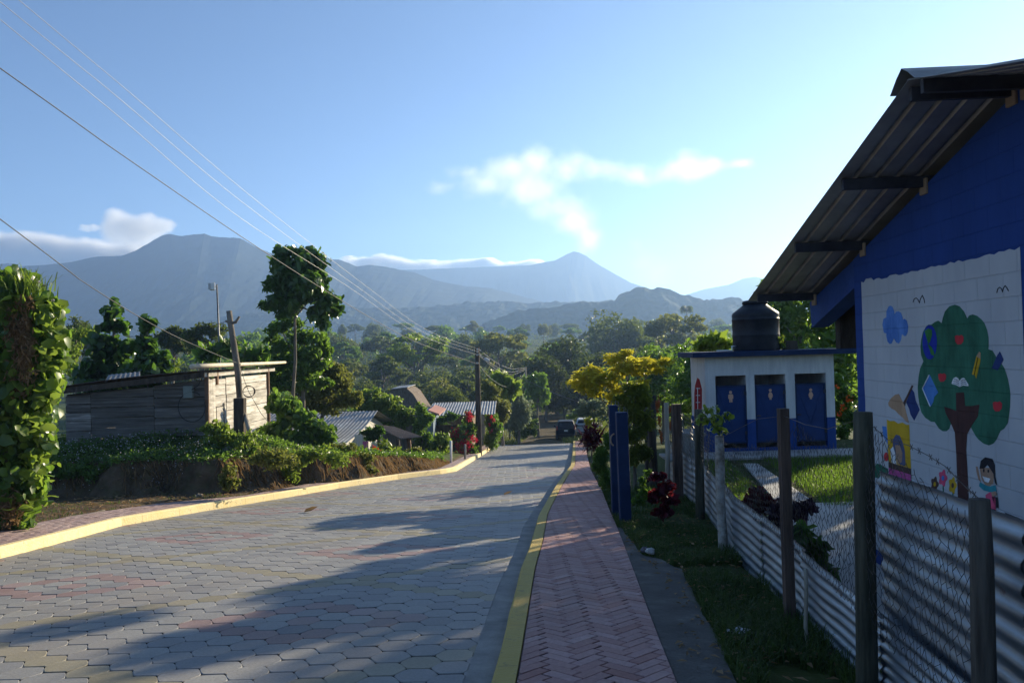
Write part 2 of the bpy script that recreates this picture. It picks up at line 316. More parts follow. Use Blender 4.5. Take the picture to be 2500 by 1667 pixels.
xs = np.unique(np.round(np.concatenate([np.linspace(-9000, -120, 14), np.linspace(-120, -30, 16), np.linspace(-30, -13, 35), np.arange(-13, 12, .16), np.linspace(12, 30, 24), np.linspace(30, 120, 16), np.linspace(120, 9000, 14)]), 3))
ys = np.unique(np.round(np.concatenate([[-600, -200, -60], np.linspace(-30, 2, 24), np.arange(2, 34, .18), np.arange(34, 80, .5), np.linspace(80, 200, 50), np.linspace(200, 700, 50), np.linspace(700, 6000, 20)]), 3))
XX, YY = np.meshgrid(xs, ys); ZZ = ground_z(XX.ravel(), YY.ravel())
nx = len(xs); ii = (np.arange(len(ys)-1)[:, None]*nx+np.arange(nx-1)[None, :]).ravel()
FXc = (XX[:-1, :-1]+.08).ravel(); FYc = (YY[:-1, :-1]+.09).ravel()
t = WL(FYc)-FXc; tt = bank_d(FXc, FYc)
green = sstep(.5, .9, tt)
green = np.where((t > 0) & (FYc > 27), sstep(.1, .5, t), green)
green = np.where((FYc > 17) & (FYc < 34) & (t > 0) & (tt < .55), .10, green)
green = np.where(FXc > WR(FYc), .85, green)
green = np.where(FYc > ROAD_END, sstep(1.4, 3.0, np.abs(FXc-(1.5+.06*(FYc-60))))*.8+.2, green)
green = np.where((t <= 0) & (FXc < WR(FYc)) & (FYc < ROAD_END), 0, green)
m = bpy.data.materials.new('earth_and_grass'); m.use_nodes = True; nt = m.node_tree; b = nt.nodes['Principled BSDF']; b.inputs['Roughness'].default_value = .95; b.inputs['Specular IOR Level'].default_value = .1
tc = nd(nt, 'ShaderNodeTexCoord')
def ramp_noise(scale, a, c, detail=8):
    n = nd(nt, 'ShaderNodeTexNoise'); n.inputs['Scale'].default_value = scale; n.inputs['Detail'].default_value = detail; nt.links.new(tc.outputs['Object'], n.inputs['Vector'])
    r = nd(nt, 'ShaderNodeValToRGB'); r.color_ramp.elements[0].position = .3; r.color_ramp.elements[1].position = .7
    r.color_ramp.elements[0].color = (*a, 1); r.color_ramp.elements[1].color = (*c, 1); nt.links.new(n.outputs[0], r.inputs[0]); return n, r
n1, dirt = ramp_noise(2.2, (.055, .037, .023), (.150, .105, .068)); n2, grs = ramp_noise(3.0, (.022, .040, .010), (.075, .11, .026))
at = nd(nt, 'ShaderNodeAttribute', attribute_name='green'); n3 = nd(nt, 'ShaderNodeTexNoise'); n3.inputs['Scale'].default_value = 5; nt.links.new(tc.outputs['Object'], n3.inputs['Vector'])
ma = nd(nt, 'ShaderNodeMath', operation='MULTIPLY_ADD'); ma.inputs[1].default_value = .9; nt.links.new(n3.outputs[0], ma.inputs[0]); 
sb = nd(nt, 'ShaderNodeMath', operation='SUBTRACT'); sb.inputs[1].default_value = .45; nt.links.new(at.outputs['Fac'], sb.inputs[0]); nt.links.new(sb.outputs[0], ma.inputs[2])
mx = nd(nt, 'ShaderNodeMixRGB'); nt.links.new(ma.outputs[0], mx.inputs[0]); nt.links.new(dirt.outputs[0], mx.inputs[1]); nt.links.new(grs.outputs[0], mx.inputs[2]); nt.links.new(mx.outputs[0], b.inputs['Base Color'])
bp = nd(nt, 'ShaderNodeBump'); bp.inputs['Strength'].default_value = .9; bp.inputs['Distance'].default_value = .06
n4 = nd(nt, 'ShaderNodeTexNoise'); n4.inputs['Scale'].default_value = 9; n4.inputs['Detail'].default_value = 9; nt.links.new(tc.outputs['Object'], n4.inputs['Vector']); nt.links.new(n4.outputs[0], bp.inputs['Height']); nt.links.new(bp.outputs[0], b.inputs['Normal'])
tag(link('ground', np_mesh('ground', np.stack([XX.ravel(), YY.ravel(), ZZ], 1), np.stack([ii, ii+1, ii+nx+1, ii+nx], 1), True, {'green': green}), m), kind='structure')

# --- paving: every block a raised piece, all of it one street surface ---
def colmat(name, rough=.75, nscale=30, amt=.25, bump=.35, spec=.35):
    m = bpy.data.materials.new(name); m.use_nodes = True; nt = m.node_tree; b = nt.nodes['Principled BSDF']; b.inputs['Roughness'].default_value = rough; b.inputs['Specular IOR Level'].default_value = spec
    a = nd(nt, 'ShaderNodeAttribute', attribute_name='tone'); tc = nd(nt, 'ShaderNodeTexCoord')
    n = nd(nt, 'ShaderNodeTexNoise'); n.inputs['Scale'].default_value = nscale; n.inputs['Detail'].default_value = 8; nt.links.new(tc.outputs['Object'], n.inputs['Vector'])
    nb = nd(nt, 'ShaderNodeTexNoise'); nb.inputs['Scale'].default_value = 1.1; nb.inputs['Detail'].default_value = 5; nt.links.new(tc.outputs['Object'], nb.inputs['Vector'])
    ad = nd(nt, 'ShaderNodeMath', operation='ADD'); nt.links.new(n.outputs[0], ad.inputs[0]); nt.links.new(nb.outputs[0], ad.inputs[1])
    mr = nd(nt, 'ShaderNodeMapRange'); mr.inputs[1].default_value = .6; mr.inputs[2].default_value = 1.4; mr.inputs[3].default_value = 1-amt; mr.inputs[4].default_value = 1+amt; nt.links.new(ad.outputs[0], mr.inputs[0])
    mx = nd(nt, 'ShaderNodeVectorMath', operation='SCALE'); nt.links.new(a.outputs['Color'], mx.inputs[0]); nt.links.new(mr.outputs[0], mx.inputs['Scale']); nw = nd(nt, 'ShaderNodeTexNoise'); nw.inputs['Scale'].default_value = .55; nw.inputs['Detail'].default_value = 9; nw.inputs['Roughness'].default_value = .7; nt.links.new(tc.outputs['Object'], nw.inputs['Vector'])
    wr = nd(nt, 'ShaderNodeMapRange'); wr.inputs[1].default_value = .48; wr.inputs[2].default_value = .72; wr.inputs[4].default_value = .55; nt.links.new(nw.outputs[0], wr.inputs[0])
    mw = nd(nt, 'ShaderNodeMixRGB'); mw.inputs[2].default_value = (.20, .165, .125, 1); nt.links.new(wr.outputs[0], mw.inputs[0]); nt.links.new(mx.outputs[0], mw.inputs[1]); nt.links.new(mw.outputs[0], b.inputs['Base Color'])
    bp = nd(nt, 'ShaderNodeBump'); bp.inputs['Strength'].default_value = bump; bp.inputs['Distance'].default_value = .006; nt.links.new(n.outputs[0], bp.inputs['Height']); nt.links.new(bp.outputs[0], b.inputs['Normal'])
    return m
def poly_obj(name, V, Fc, tone, mt, kind='structure'):
    me = bpy.data.meshes.new(name); me.from_pydata(V, [], Fc); me.update()
    a = me.attributes.new('tone', 'FLOAT_COLOR', 'FACE'); a.data.foreach_set('color', np.asarray(tone, np.float32).ravel())
    return tag(link(name, me, mt), kind=kind)
def clip(poly, f):
    out = []
    for i in range(len(poly)):
        a, b = poly[i-1], poly[i]; fa, fb = f(a), f(b)
        if (fa >= 0) != (fb >= 0): t = fa/(fa-fb); out.append((a[0]+(b[0]-a[0])*t, a[1]+(b[1]-a[1])*t))
        if fb >= 0: out.append(b)
    return out
def paving(name, cells, left, right, lift, gap, dep, mt, base_tone, y0, y1):
    V = []; Fc = []; T = []
    for poly, tone in cells:
        cx = sum(p[0] for p in poly)/len(poly); cy = sum(p[1] for p in poly)/len(poly)
        if cy < y0 or cy > y1: continue
        l = float(left(cy)); r = float(right(cy))
        if cx < l-.3 or cx > r+.3: continue
        sl = float(left(cy+.2)-left(cy-.2))/.4; sr = float(right(cy+.2)-right(cy-.2))/.4
        p = clip(poly, lambda q: q[0]-(l+sl*(q[1]-cy))-.004); 
        if len(p) > 2: p = clip(p, lambda q: (r+sr*(q[1]-cy))-q[0]-.004)
        if len(p) < 3: continue
        cx = sum(q[0] for q in p)/len(p); cy = sum(q[1] for q in p)/len(p); n = len(p)
        j = random.uniform(-.002, .002); tx = random.uniform(-.012, .012); ty = random.uniform(-.012, .012)
        size = max(1e-3, max(math.hypot(q[0]-cx, q[1]-cy) for q in p)); k1 = 1-(gap+.006)/size; k2 = 1-gap/size
        if k1 < .3: continue
        b = len(V)
        for kk, dz in ((k1, 0), (k2, -.005), (k2, -dep)):
            for q in p:
                x = cx+(q[0]-cx)*kk; y = cy+(q[1]-cy)*kk
                V.append((x, y, road_z(y)+lift+dz+j+(x-cx)*tx+(y-cy)*ty))
        Fc.append(tuple(range(b, b+n))); T.append(tone)
        for ring in (0, 1):
            for i in range(n): Fc.append((b+ring*n+n*0+(i+1) % n if False else b+ring*n+i, b+(ring+1)*n+i, b+(ring+1)*n+(i+1) % n, b+ring*n+(i+1) % n)); T.append(tone if ring == 0 else base_tone)
    # bedding under the blocks
    yy = np.arange(y0, y1+.01, .5)
    for y in yy:
        V.append((float(left(y)), y, road_z(y)+lift-dep*.7)); V.append((float(right(y)), y, road_z(y)+lift-dep*.7))
    b = len(V)-2*len(yy)
    for i in range(len(yy)-1): Fc.append((b+2*i, b+2*i+1, b+2*i+3, b+2*i+2)); T.append(base_tone)
    return poly_obj(name, V, Fc, T, mt)
stone = colmat('paving_stone', rough=.62, nscale=45, amt=.22)
def hex_cells():
    R = .160; dx = 1.5*R; dy = .29; pts = []
    for a in (-14, 14, 46, 74, 106, 134, 166, 194, 226, 254, 286, 314):
        pass
    h = dy/2; tip = R*.96; c = R*.50
    out = [(tip, -.016), (tip, .016), (c+.040, h*.62), (c+.004, h*.97), (c-.02, h), (-c+.02, h), (-c-.004, h*.97), (-c-.040, h*.62), (-tip, .016), (-tip, -.016), (-c-.040, -h*.62), (-c-.004, -h*.97), (-c+.02, -h), (c-.02, -h), (c+.004, -h*.97), (c+.040, -h*.62)]
    N = 13
    for q in range(-46, 26):
        for r in range(-24, 252):
            cx = q*dx; cy = r*dy+(dy/2 if q % 2 else 0)
            if not (-9.5 < cx < 5.5): continue
            A = r-(q-(q & 1))//2+5; B = r+(q+(q & 1))//2
            a = A % N; bb = B % N
            g = random.gauss(0, .018); base = (.246+g, .243+g, .236+g*.8)
            if cy < 30 and (a == 0 or bb == 0): base = (.262+g, .235+g, .165+g)
            elif cy < 30 and 5 <= a <= 9 and 5 <= bb <= 9 and (a in (5, 9) or bb in (5, 9) or (a, bb) == (7, 7)): base = (.265+g, .190+g, .178+g)
            yield [(cx+x, cy+y) for x, y in out], (*base, 1)
gut = lambda Y: KR(Y)-.2
paving('road', hex_cells(), KL, gut, 0, .0055, .028, stone, (.045, .043, .040, 1), -6, ROAD_END)
def strip(name, ys, secs, mt, smooth=False):
    """one continuous length: secs(y) gives the cross-section points"""
    V = []; n = None
    for y in ys:
        s = secs(y); n = len(s); V += s
    Fc = [(i*n+k, i*n+k+1, (i+1)*n+k+1, (i+1)*n+k) for i in range(len(ys)-1) for k in range(n-1)]
    e = (len(ys)-1)*n
    me = bpy.data.meshes.new(name); me.from_pydata(V, [], Fc+[tuple(range(n))[::-1], tuple(e+k for k in range(n))]); me.update()
    return tag(link(name, me, mt), kind='structure')
conc = mat('grey_concrete', (.20, .20, .19), (.33, .32, .30), scale=3, rough=.9, bump=.5, bscale=40)
yel = mat('worn_yellow_paint', (.82, .58, .16), (.64, .45, .17), scale=7, rough=.7, bump=.4, bscale=30, c3=(.84, .63, .24), ramp=(.3, .72))
def kerb_mat(name, a, c, e):
    m = mat(name, a, c, scale=7, rough=.75, bump=.5, bscale=30, c3=e, ramp=(.3, .72)); nt = m.node_tree; b = nt.nodes['Principled BSDF']; src = b.inputs['Base Color'].links[0].from_socket
    tc = [n for n in nt.nodes if n.type == 'TEX_COORD'][0]; sx = nd(nt, 'ShaderNodeSeparateXYZ'); nt.links.new(tc.outputs['Object'], sx.inputs[0])
    md = nd(nt, 'ShaderNodeMath', operation='FLOORED_MODULO'); md.inputs[1].default_value = 1.0; nt.links.new(sx.outputs[1], md.inputs[0]); l0 = nd(nt, 'ShaderNodeMath', operation='LESS_THAN'); l0.inputs[1].default_value = .012; nt.links.new(md.outputs[0], l0.inputs[0]); lt = nd(nt, 'ShaderNodeMath', operation='MULTIPLY'); lt.inputs[1].default_value = .45; nt.links.new(l0.outputs[0], lt.inputs[0])
    n = nd(nt, 'ShaderNodeTexNoise'); n.inputs['Scale'].default_value = 14; n.inputs['Detail'].default_value = 9; n.inputs['Roughness'].default_value = .75; nt.links.new(tc.outputs['Object'], n.inputs['Vector']); mr = nd(nt, 'ShaderNodeMapRange'); mr.inputs[1].default_value = .58; mr.inputs[2].default_value = .66; mr.inputs[4].default_value = .7; nt.links.new(n.outputs[0], mr.inputs[0])
    mx = nd(nt, 'ShaderNodeMath', operation='MAXIMUM'); nt.links.new(lt.outputs[0], mx.inputs[0]); nt.links.new(mr.outputs[0], mx.inputs[1])
    mi = nd(nt, 'ShaderNodeMixRGB'); mi.inputs[2].default_value = (.16, .13, .09, 1); nt.links.new(mx.outputs[0], mi.inputs[0]); nt.links.new(src, mi.inputs[1]); nt.links.new(mi.outputs[0], b.inputs['Base Color']); return m
yel_l = kerb_mat('sunlit_kerb_yellow', (.78, .61, .27), (.62, .48, .25), (.80, .66, .36)); yel = kerb_mat('shaded_kerb_yellow', (.44, .32, .085), (.34, .26, .11), (.47, .35, .10))  # one kerb yellow: sunlight paled into the left copy, shade darkened into the right
ysr = np.arange(-6, ROAD_END+.01, .5)
strip('gutter', ysr, lambda y: [(float(KR(y))-.205, y, road_z(y)+.002), (float(KR(y))+.01, y, road_z(y)-.006)], conc)
jit = lambda y, k: float(vnoise(y*1.7+k, k))*.012-.006
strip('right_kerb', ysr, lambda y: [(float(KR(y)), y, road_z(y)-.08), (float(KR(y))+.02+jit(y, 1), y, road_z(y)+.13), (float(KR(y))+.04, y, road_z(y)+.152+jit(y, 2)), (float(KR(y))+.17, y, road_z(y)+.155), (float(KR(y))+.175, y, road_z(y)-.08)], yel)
yl = np.arange(-6, ROAD_END+.01, .5)
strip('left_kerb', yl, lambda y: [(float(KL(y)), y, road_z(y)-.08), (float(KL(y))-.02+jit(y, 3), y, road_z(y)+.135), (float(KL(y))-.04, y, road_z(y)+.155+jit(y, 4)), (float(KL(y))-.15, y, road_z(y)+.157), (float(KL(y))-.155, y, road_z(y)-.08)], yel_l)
brick = colmat('pink_paving', rough=.7, nscale=40, amt=.28)
def herring():
    w, l = .088, .264; c = math.sqrt(.5)
    for i in range(-260, 620):
        for j in range(-90, 90):
            # 45 degree herringbone, blocks of 3:1
            bx = (i*w + j*l); by = (i*w - j*l)
            for k in (0, 1):
                if k == 0: q = [(bx, by), (bx+l, by), (bx+l, by+w), (bx, by+w)]
                else: q = [(bx, by+w), (bx+w, by+w), (bx+w, by+w+l), (bx, by+w+l)]
                p = [((x-y)*c, (x+y)*c) for x, y in q]
                cx, cy = p[0]
                if -1 < cx < 6.2 and -7 < cy < 61 and float(WR(cy))+.5 > cx > float(KR(cy))-.3:
                    g = random.gauss(0, .026); yield p, (.37+g, .205+g, .185+g, 1)
def running():
    w, l = .105, .21
    for r in range(-90, 30):
        for s in range(-30, 300):
            x = r*w; y = s*l+(l/2 if r % 2 else 0)
            if float(WL(y))-.3 < x < float(KL(y))+.3 or -6.5 > y:
                g = random.gauss(0, .02); yield [(x, y), (x+w, y), (x+w, y+l), (x, y+l)], (.32+g, .225+g, .21+g, 1)
paving('right_pavement', herring(), lambda Y: KR(Y)+.176, WR, .15, .006, .016, brick, (.075, .045, .045, 1), -6, ROAD_END)
paving('left_pavement', running(), WL, lambda Y: KL(Y)-.156, .15, .004, .012, brick, (.09, .06, .055, 1), -6, ROAD_END)
# rough concrete apron poured beside the right pavement
ap = [(1514, 1288), (1569, 1357), (1614, 1367), (1640, 1386), (1664, 1392), (1672, 1407), (1711, 1490), (1738, 1541), (1793, 1663)]
ay, ax = edge(ap, .12); AY = np.concatenate([[-6], ay]); AX = np.concatenate([[ax[0]+.05], ax])
apron_m = mat('dirty_concrete', (.075, .07, .062), (.20, .19, .175), scale=2.2, rough=.95, bump=.7, bscale=35, c3=(.13, .122, .11))
strip('concrete_apron', np.arange(-6, ay[-1]-.02, .12), lambda y: [(float(WR(y))-.01, y, road_z(y)-.05), (float(WR(y))+.004, y, road_z(y)+.135), (float(np.interp(y, AY, AX))+.05*(float(vnoise(y*4, 3.3))-.5), y, road_z(y)+.135), (float(np.interp(y, AY, AX))+.06*float(vnoise(y*5, 1.3)), y, road_z(y)-.03)], apron_m)
# ================= plants: builders =================
def unit(a): return a/np.maximum(np.linalg.norm(a, axis=1, keepdims=True), 1e-9)
def leaf_tris(C, A, N, L, W, big=False, fold=.25, droop=.15):
    """leaves with base C, axis A, face normal N -> vertices, triangles"""
    n = len(C); A = unit(A); S = unit(np.cross(N, A)); Nn = np.cross(A, S); L = L[:, None]; W = W[:, None]
    if not big:
        v = np.stack([C, C+A*L*.45+S*W*.5+Nn*W*fold*.5, C+A*L-Nn*L*droop, C+A*L*.45-S*W*.5+Nn*W*fold*.5], 1)
        f = np.array([[0, 1, 2], [0, 2, 3]])
    else:
        m = C+A*L*.5
        v = np.stack([C, C+A*L*.16+S*W*.42+Nn*W*fold*.5, C+A*L*.58+S*W*.46+Nn*W*fold*.5-Nn*L*droop*.3, C+A*L-Nn*L*droop, C+A*L*.58-S*W*.46+Nn*W*fold*.5-Nn*L*droop*.3, C+A*L*.16-S*W*.42+Nn*W*fold*.5, m], 1)
        f = np.array([[0, 1, 6], [1, 2, 6], [2, 3, 6], [3, 4, 6], [4, 5, 6], [5, 0, 6]])
    k = v.shape[1]; Fc = (f[None]+np.arange(n)[:, None, None]*k).reshape(-1, 3)
    return v.reshape(-1, 3), Fc, len(f)
def rnd(n, s=1.0): return RNG.normal(0, s, (n, 3))
def crown(name, blobs, n, L, W=None, up=.35, rand=.6, droop=.2, big=False, shell=(.55, 1.05), hang=.3, fold=.25, lv=.3, tvar=.22):
    """leaves spread through a set of ellipsoid clumps: [(centre, (rx, ry, rz)), ...]"""
    W = W or L*.55
    vol = np.array([(b[1][0]*b[1][1]*b[1][2])**(2/3) for b in blobs]); cnt = np.maximum(6, (n*vol/vol.sum()).astype(int))
    Cs, As, Ns, Ts = [], [], [], []
    for (c, r), k in zip(blobs, cnt):
        u = unit(rnd(k)); rr = RNG.uniform(*shell, (k, 1)); p = np.array(c)+u*np.array(r)*rr
        N = unit(u*.55+np.array([0, 0, up])+rnd(k, rand)); A = np.cross(N, rnd(k))+u*.35+np.array([0, 0, -hang])
        A = A-N*(A*N).sum(1, keepdims=True)
        Cs.append(p); As.append(A); Ns.append(N); Ts.append(np.clip(.5+RNG.normal(0, .13)+RNG.normal(0, tvar, k), 0, 1))
    C = np.concatenate(Cs); A = unit(np.concatenate(As)); N = np.concatenate(Ns); T = np.concatenate(Ts); k = len(C)
    s = RNG.uniform(1-lv, 1+lv, k)
    V, Fc, q = leaf_tris(C-A*(L*s*.5)[:, None], A, N, L*s, W*s, big, fold, droop)
    return np_mesh(name, V, Fc, big, {'tint': np.repeat(T, q)})
def round_blobs(c, R, k, r=.42, flat=1.0, seed=None, low=-.35):
    g = random.Random(seed); out = []
    while len(out) < k:
        u = Vector((g.gauss(0, 1), g.gauss(0, 1), g.gauss(0, 1))).normalized()
        if u.z < low: continue
        d = g.uniform(.45, .85); s = r*g.uniform(.65, 1.2)
        out.append(((c[0]+u.x*R[0]*d, c[1]+u.y*R[1]*d, c[2]+u.z*R[2]*d), (R[0]*s, R[1]*s, R[2]*s*flat)))
    return out
bark = mat('grey_bark', (.10, .085, .065), (.24, .21, .17), scale=4, rough=.95, bump=.8, bscale=14, stretch=(1, 1, .25))
pale_bark = mat('pale_bark', (.25, .22, .17), (.42, .38, .31), scale=4, rough=.9, bump=.5, bscale=14, stretch=(1, 1, .3))
LF = leafmat('forest_leaves', (.022, .048, .015), (.105, .138, .032), (.28, .36, .05), .40, .2, .45)
LO = leafmat('olive_leaves', (.070, .090, .022), (.190, .200, .050), (.40, .44, .07), .42, .25, .45)
LP = leafmat('pale_green_leaves', (.055, .110, .020), (.190, .260, .050), (.42, .58, .06), .5, .4, .38)
LD = leafmat('deep_green_leaves', (.022, .060, .015), (.080, .150, .032), (.20, .42, .04), .42, .55, .3)
LM = leafmat('mid_green_leaves', (.036, .085, .018), (.130, .215, .040), (.34, .58, .05), .46, .5, .33)
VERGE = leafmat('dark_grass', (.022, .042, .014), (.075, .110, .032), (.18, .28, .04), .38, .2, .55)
LY = leafmat('yellow_leaves', (.26, .25, .025), (.56, .50, .05), (.80, .74, .06), .5, .3, .4)
DRY = leafmat('dry_brown_leaves', (.14, .09, .04), (.40, .27, .15), (.40, .25, .10), .3, .1, .7)
RED = leafmat('red_petals', (.45, .012, .035), (.70, .04, .09), (.75, .05, .08), .4, .2, .5)
ORG = leafmat('orange_petals', (.60, .06, .015), (.80, .16, .03), (.85, .15, .02), .4, .2, .5)
WHT = leafmat('pale_petals', (.45, .42, .46), (.75, .72, .76), (.6, .55, .6), .3, .2, .5)
WINE = leafmat('wine_red_leaves', (.026, .006, .012), (.105, .014, .024), (.36, .035, .03), .28, .3, .4)
GREY = leafmat('grey_green_leaves', (.11, .15, .09), (.27, .32, .22), (.34, .42, .20), .4, .3, .4)
GRASS = leafmat('grass_blades', (.035, .085, .014), (.120, .205, .034), (.34, .56, .04), .48, .25, .5)
LIME = leafmat('lime_leaves', (.075, .095, .018), (.26, .29, .045), (.50, .58, .06), .46, .3, .4)
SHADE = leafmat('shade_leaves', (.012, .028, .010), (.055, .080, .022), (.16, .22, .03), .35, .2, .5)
def limbs(mb, base, top, r, ends, n=7, jit=.08, bend=.04, lo=.45):
    base = Vector(base); top = Vector(top); H = (top-base).length
    pts = [base.lerp(top, t)+Vector((random.gauss(0, 1), random.gauss(0, 1), 0))*bend*H*(1 if 0 < t < 1 else 0)*.3 for t in (0, .06, .3, .55, .8, 1)]
    mb.tube(pts, [r*1.5, r*1.1, r*.95, r*.85, r*.7, r*.5], n, jit=jit)
    for e in ends:
        e = Vector(e); t = random.uniform(lo, .97); s = base.lerp(top, t); mid = s.lerp(e, .5)+Vector((0, 0, (e-s).length*.12*random.uniform(-1, 1)))
        mb.tube([s, mid, e], [r*.45, r*.3, r*.12], 5)
def dispose(mb): pass
def plant(name, label, cat, Y, blobs, n, L, m, W=None, stem=None, stem_r=.05, group=None, trunk_mat=None, part='crown', trunk='trunk', depth=1.0, limb_n=6, base=None, limb_lo=.45, frag=7, **kw):
    """blobs in photo pixels (2352 wide) at depth Y: (x, y, rx, ry[, dY])"""
    B = []
    for b in blobs:
        y = Y+(b[4] if len(b) > 4 else 0); s = y/1794; c = PD(b[0], b[1], y); R3 = (b[2]*s, .5*(b[2]+b[3])*s*depth, b[3]*s); B.append((tuple(c), R3))
    if base is None:
        bx = stem[0] if stem else np.mean([b[0] for b in blobs]); p = PD(bx, stem[1] if stem else 900, Y); base = Vector((p.x, p.y, gz(p.x, p.y)))
    base = Vector(base); e = empty(name, base, label, cat, group)
    loc = []
    for c, r in B:                      # every clump breaks up into smaller uneven ones
        for q in range(frag):
            u = Vector((random.gauss(0, 1), random.gauss(0, 1), random.gauss(0, 1))).normalized()*random.uniform(.25, .95); f_ = random.uniform(.22, .52)
            loc.append((tuple(Vector(c)-base+Vector((u.x*r[0], u.y*r[1], u.z*r[2]))), (r[0]*f_, r[1]*f_, r[2]*f_)))
        if frag: loc.append((tuple(Vector(c)-base), tuple(x*.55 for x in r)))
        else: loc.append((tuple(Vector(c)-base), r))
    kw.setdefault('shell', (.2, 1.35)); kw.setdefault('rand', .8); link(part, crown(part, loc, n, L, W, **kw), m, e)
    if stem:
        mb = MB(); top = PD(stem[2], stem[3], Y); ends = [Vector(c) for c, r in B]
        limbs(mb, base-Vector((0, 0, .1)), top, stem_r, random.sample(ends, min(limb_n, len(ends))), lo=limb_lo); mb.build(trunk, trunk_mat or bark, e, smooth=True)
    return e
def blades(P0, H, W, lean, name, tint=None, curve=.35):
    """grass blades: three-segment strips"""
    n = len(P0); a = RNG.uniform(0, 2*np.pi, n); D = np.stack([np.cos(a), np.sin(a), np.zeros(n)], 1); S = np.stack([-np.sin(a), np.cos(a), np.zeros(n)], 1)
    Z = np.array([0, 0, 1.0]); H = np.asarray(H)[:, None]; W = np.asarray(W)[:, None]; ln = np.asarray(lean)[:, None]
    q = []
    for t, w in ((0, 1), (.4, .85), (.75, .5)):
        c = P0+Z*H*t*(1-.25*ln*t)+D*H*ln*t*t; q += [c-S*W*w*.5, c+S*W*w*.5]
    q.append(P0+Z*H*(1-.45*ln)+D*H*ln)
    V = np.stack(q, 1); f = np.array([[0, 1, 3], [0, 3, 2], [2, 3, 5], [2, 5, 4], [4, 5, 6]])
    Fc = (f[None]+np.arange(n)[:, None, None]*7).reshape(-1, 3)
    T = np.clip(RNG.normal(.5, .25, n), 0, 1) if tint is None else tint
    return np_mesh(name, V.reshape(-1, 3), Fc, False, {'tint': np.repeat(T, 5)})
def on_ground(x, y): x = np.asarray(x); y = np.asarray(y); return np.stack([x, y, ground_z(x, y)], 1)

# ================= the wood across the valley =================
def proto(kind, seed):
    g = random.Random(seed); random.seed(seed)
    if kind == 'umbrella': H, tr = 13, 8; bl = round_blobs((0, 0, 11.0), (6.2, 6.2, 2.4), 26, .34, .8, seed, -.1); n, L = 3400, .62
    elif kind == 'dense': H, tr = 12, 5; bl = round_blobs((0, 0, 7.2), (5.0, 5.0, 5.2), 34, .36, 1, seed, -.7); n, L = 3800, .60
    elif kind == 'tall': H, tr = 17, 10; bl = round_blobs((0, 0, 13), (3.6, 3.6, 4.6), 24, .36, .8, seed, -.8); n, L = 3000, .60
    elif kind == 'layered': H, tr = 14, 8; bl = round_blobs((0, 0, 10), (5.8, 5.8, 4.2), 24, .27, .55, seed, -.6); n, L = 3000, .60
    elif kind == 'low': H, tr = 7, 3; bl = round_blobs((0, 0, 4), (4.0, 4.0, 3.4), 22, .4, 1, seed, -.8); n, L = 2600, .55
    cr = crown('crown', bl, n, L, L*.62, up=.4, rand=.55, tvar=.2)
    mb = MB(); limbs(mb, (0, 0, -.6), (g.uniform(-.5, .5), g.uniform(-.5, .5), H*.8), .26, [Vector(b[0]) for b in g.sample(bl, 9)], 7)
    return cr, mb
PROTO = {}
def wood_tree(kind, seed, loc, s, rz, m, label, group='trees of the wood across the valley', name='forest_tree', sz=1.0):
    key = (kind, seed, m.name)
    if key not in PROTO:
        cr, mb = proto(kind, seed); e = empty(name, (0, 0, 0), label, 'tree', group)
        c = link('crown', cr, m, e); t = mb.build('trunk', bark, e, smooth=True); PROTO[key] = e; r = e
    else:
        p = PROTO[key]; r = p.copy(); COL.objects.link(r); r.name = name; r['label'] = label
        if group: r['group'] = group
        elif 'group' in r: del r['group']
        for ch in list(p.children): q = ch.copy(); COL.objects.link(q); q.parent = r
    r.location = loc; r.rotation_euler = (0, 0, rz); r.scale = (s, s, s*sz); return r
gf = random.Random(11)
KINDS = ['umbrella', 'dense', 'dense', 'tall', 'layered', 'layered', 'low']
rows = [(86, 9), (102, 10), (120, 11), (141, 11.5), (165, 12), (194, 13), (228, 14), (268, 15), (315, 16.5), (370, 18), (440, 21), (520, 24)]
ROWH = [5.5, 7, 8.5, 10, 11.5, 12.5, 13, 13, 13, 13, 13, 13]; PH = {'umbrella': 13.4, 'dense': 12.4, 'tall': 17.6, 'layered': 14, 'low': 7.4}
for (Y, sp), HH in zip(rows, ROWH):
    s = Y/1794; x = -470*s
    xs_ = []; X = (380-1176)*s
    while X < (2010-1176)*s:
        if Y < 100 and (1150-1176)*s < X < (1440-1176)*s: X += sp*.5; continue     # the track runs through here
        if Y < 130 and (1236-1176)*s < X < (1300-1176)*s: X += sp*.4; continue
        yy = Y*gf.uniform(.94, 1.06); k = gf.choice(KINDS) if Y > 130 else gf.choice(['dense', 'low', 'low', 'layered'])
        sc = gf.uniform(.75, 1.22)*HH/PH[k]; m = gf.choice([LF, LF, LF, LM, LO])
        lab = {'umbrella': 'flat-topped tree', 'dense': 'dense round-crowned tree', 'tall': 'slender tall-crowned tree', 'layered': 'loose layered tree', 'low': 'low bushy tree'}[k]
        lab += {LF.name: ' of dark green', LM.name: ' of fresh green', LO.name: ' of dull olive'}[m.name]+(' in the near wood below the street' if Y < 140 else ' in the hazy middle of the wood' if Y < 300 else ' on the pale far edge of the wood')
        wood_tree(k, gf.choice([1, 2]), (X, yy, gz(X, yy)-.3), sc, gf.uniform(0, 6.28), m, lab)
        X += max(sp*.5, sp*gf.uniform(.62, 1.05)*(1 if Y > 130 else .75))
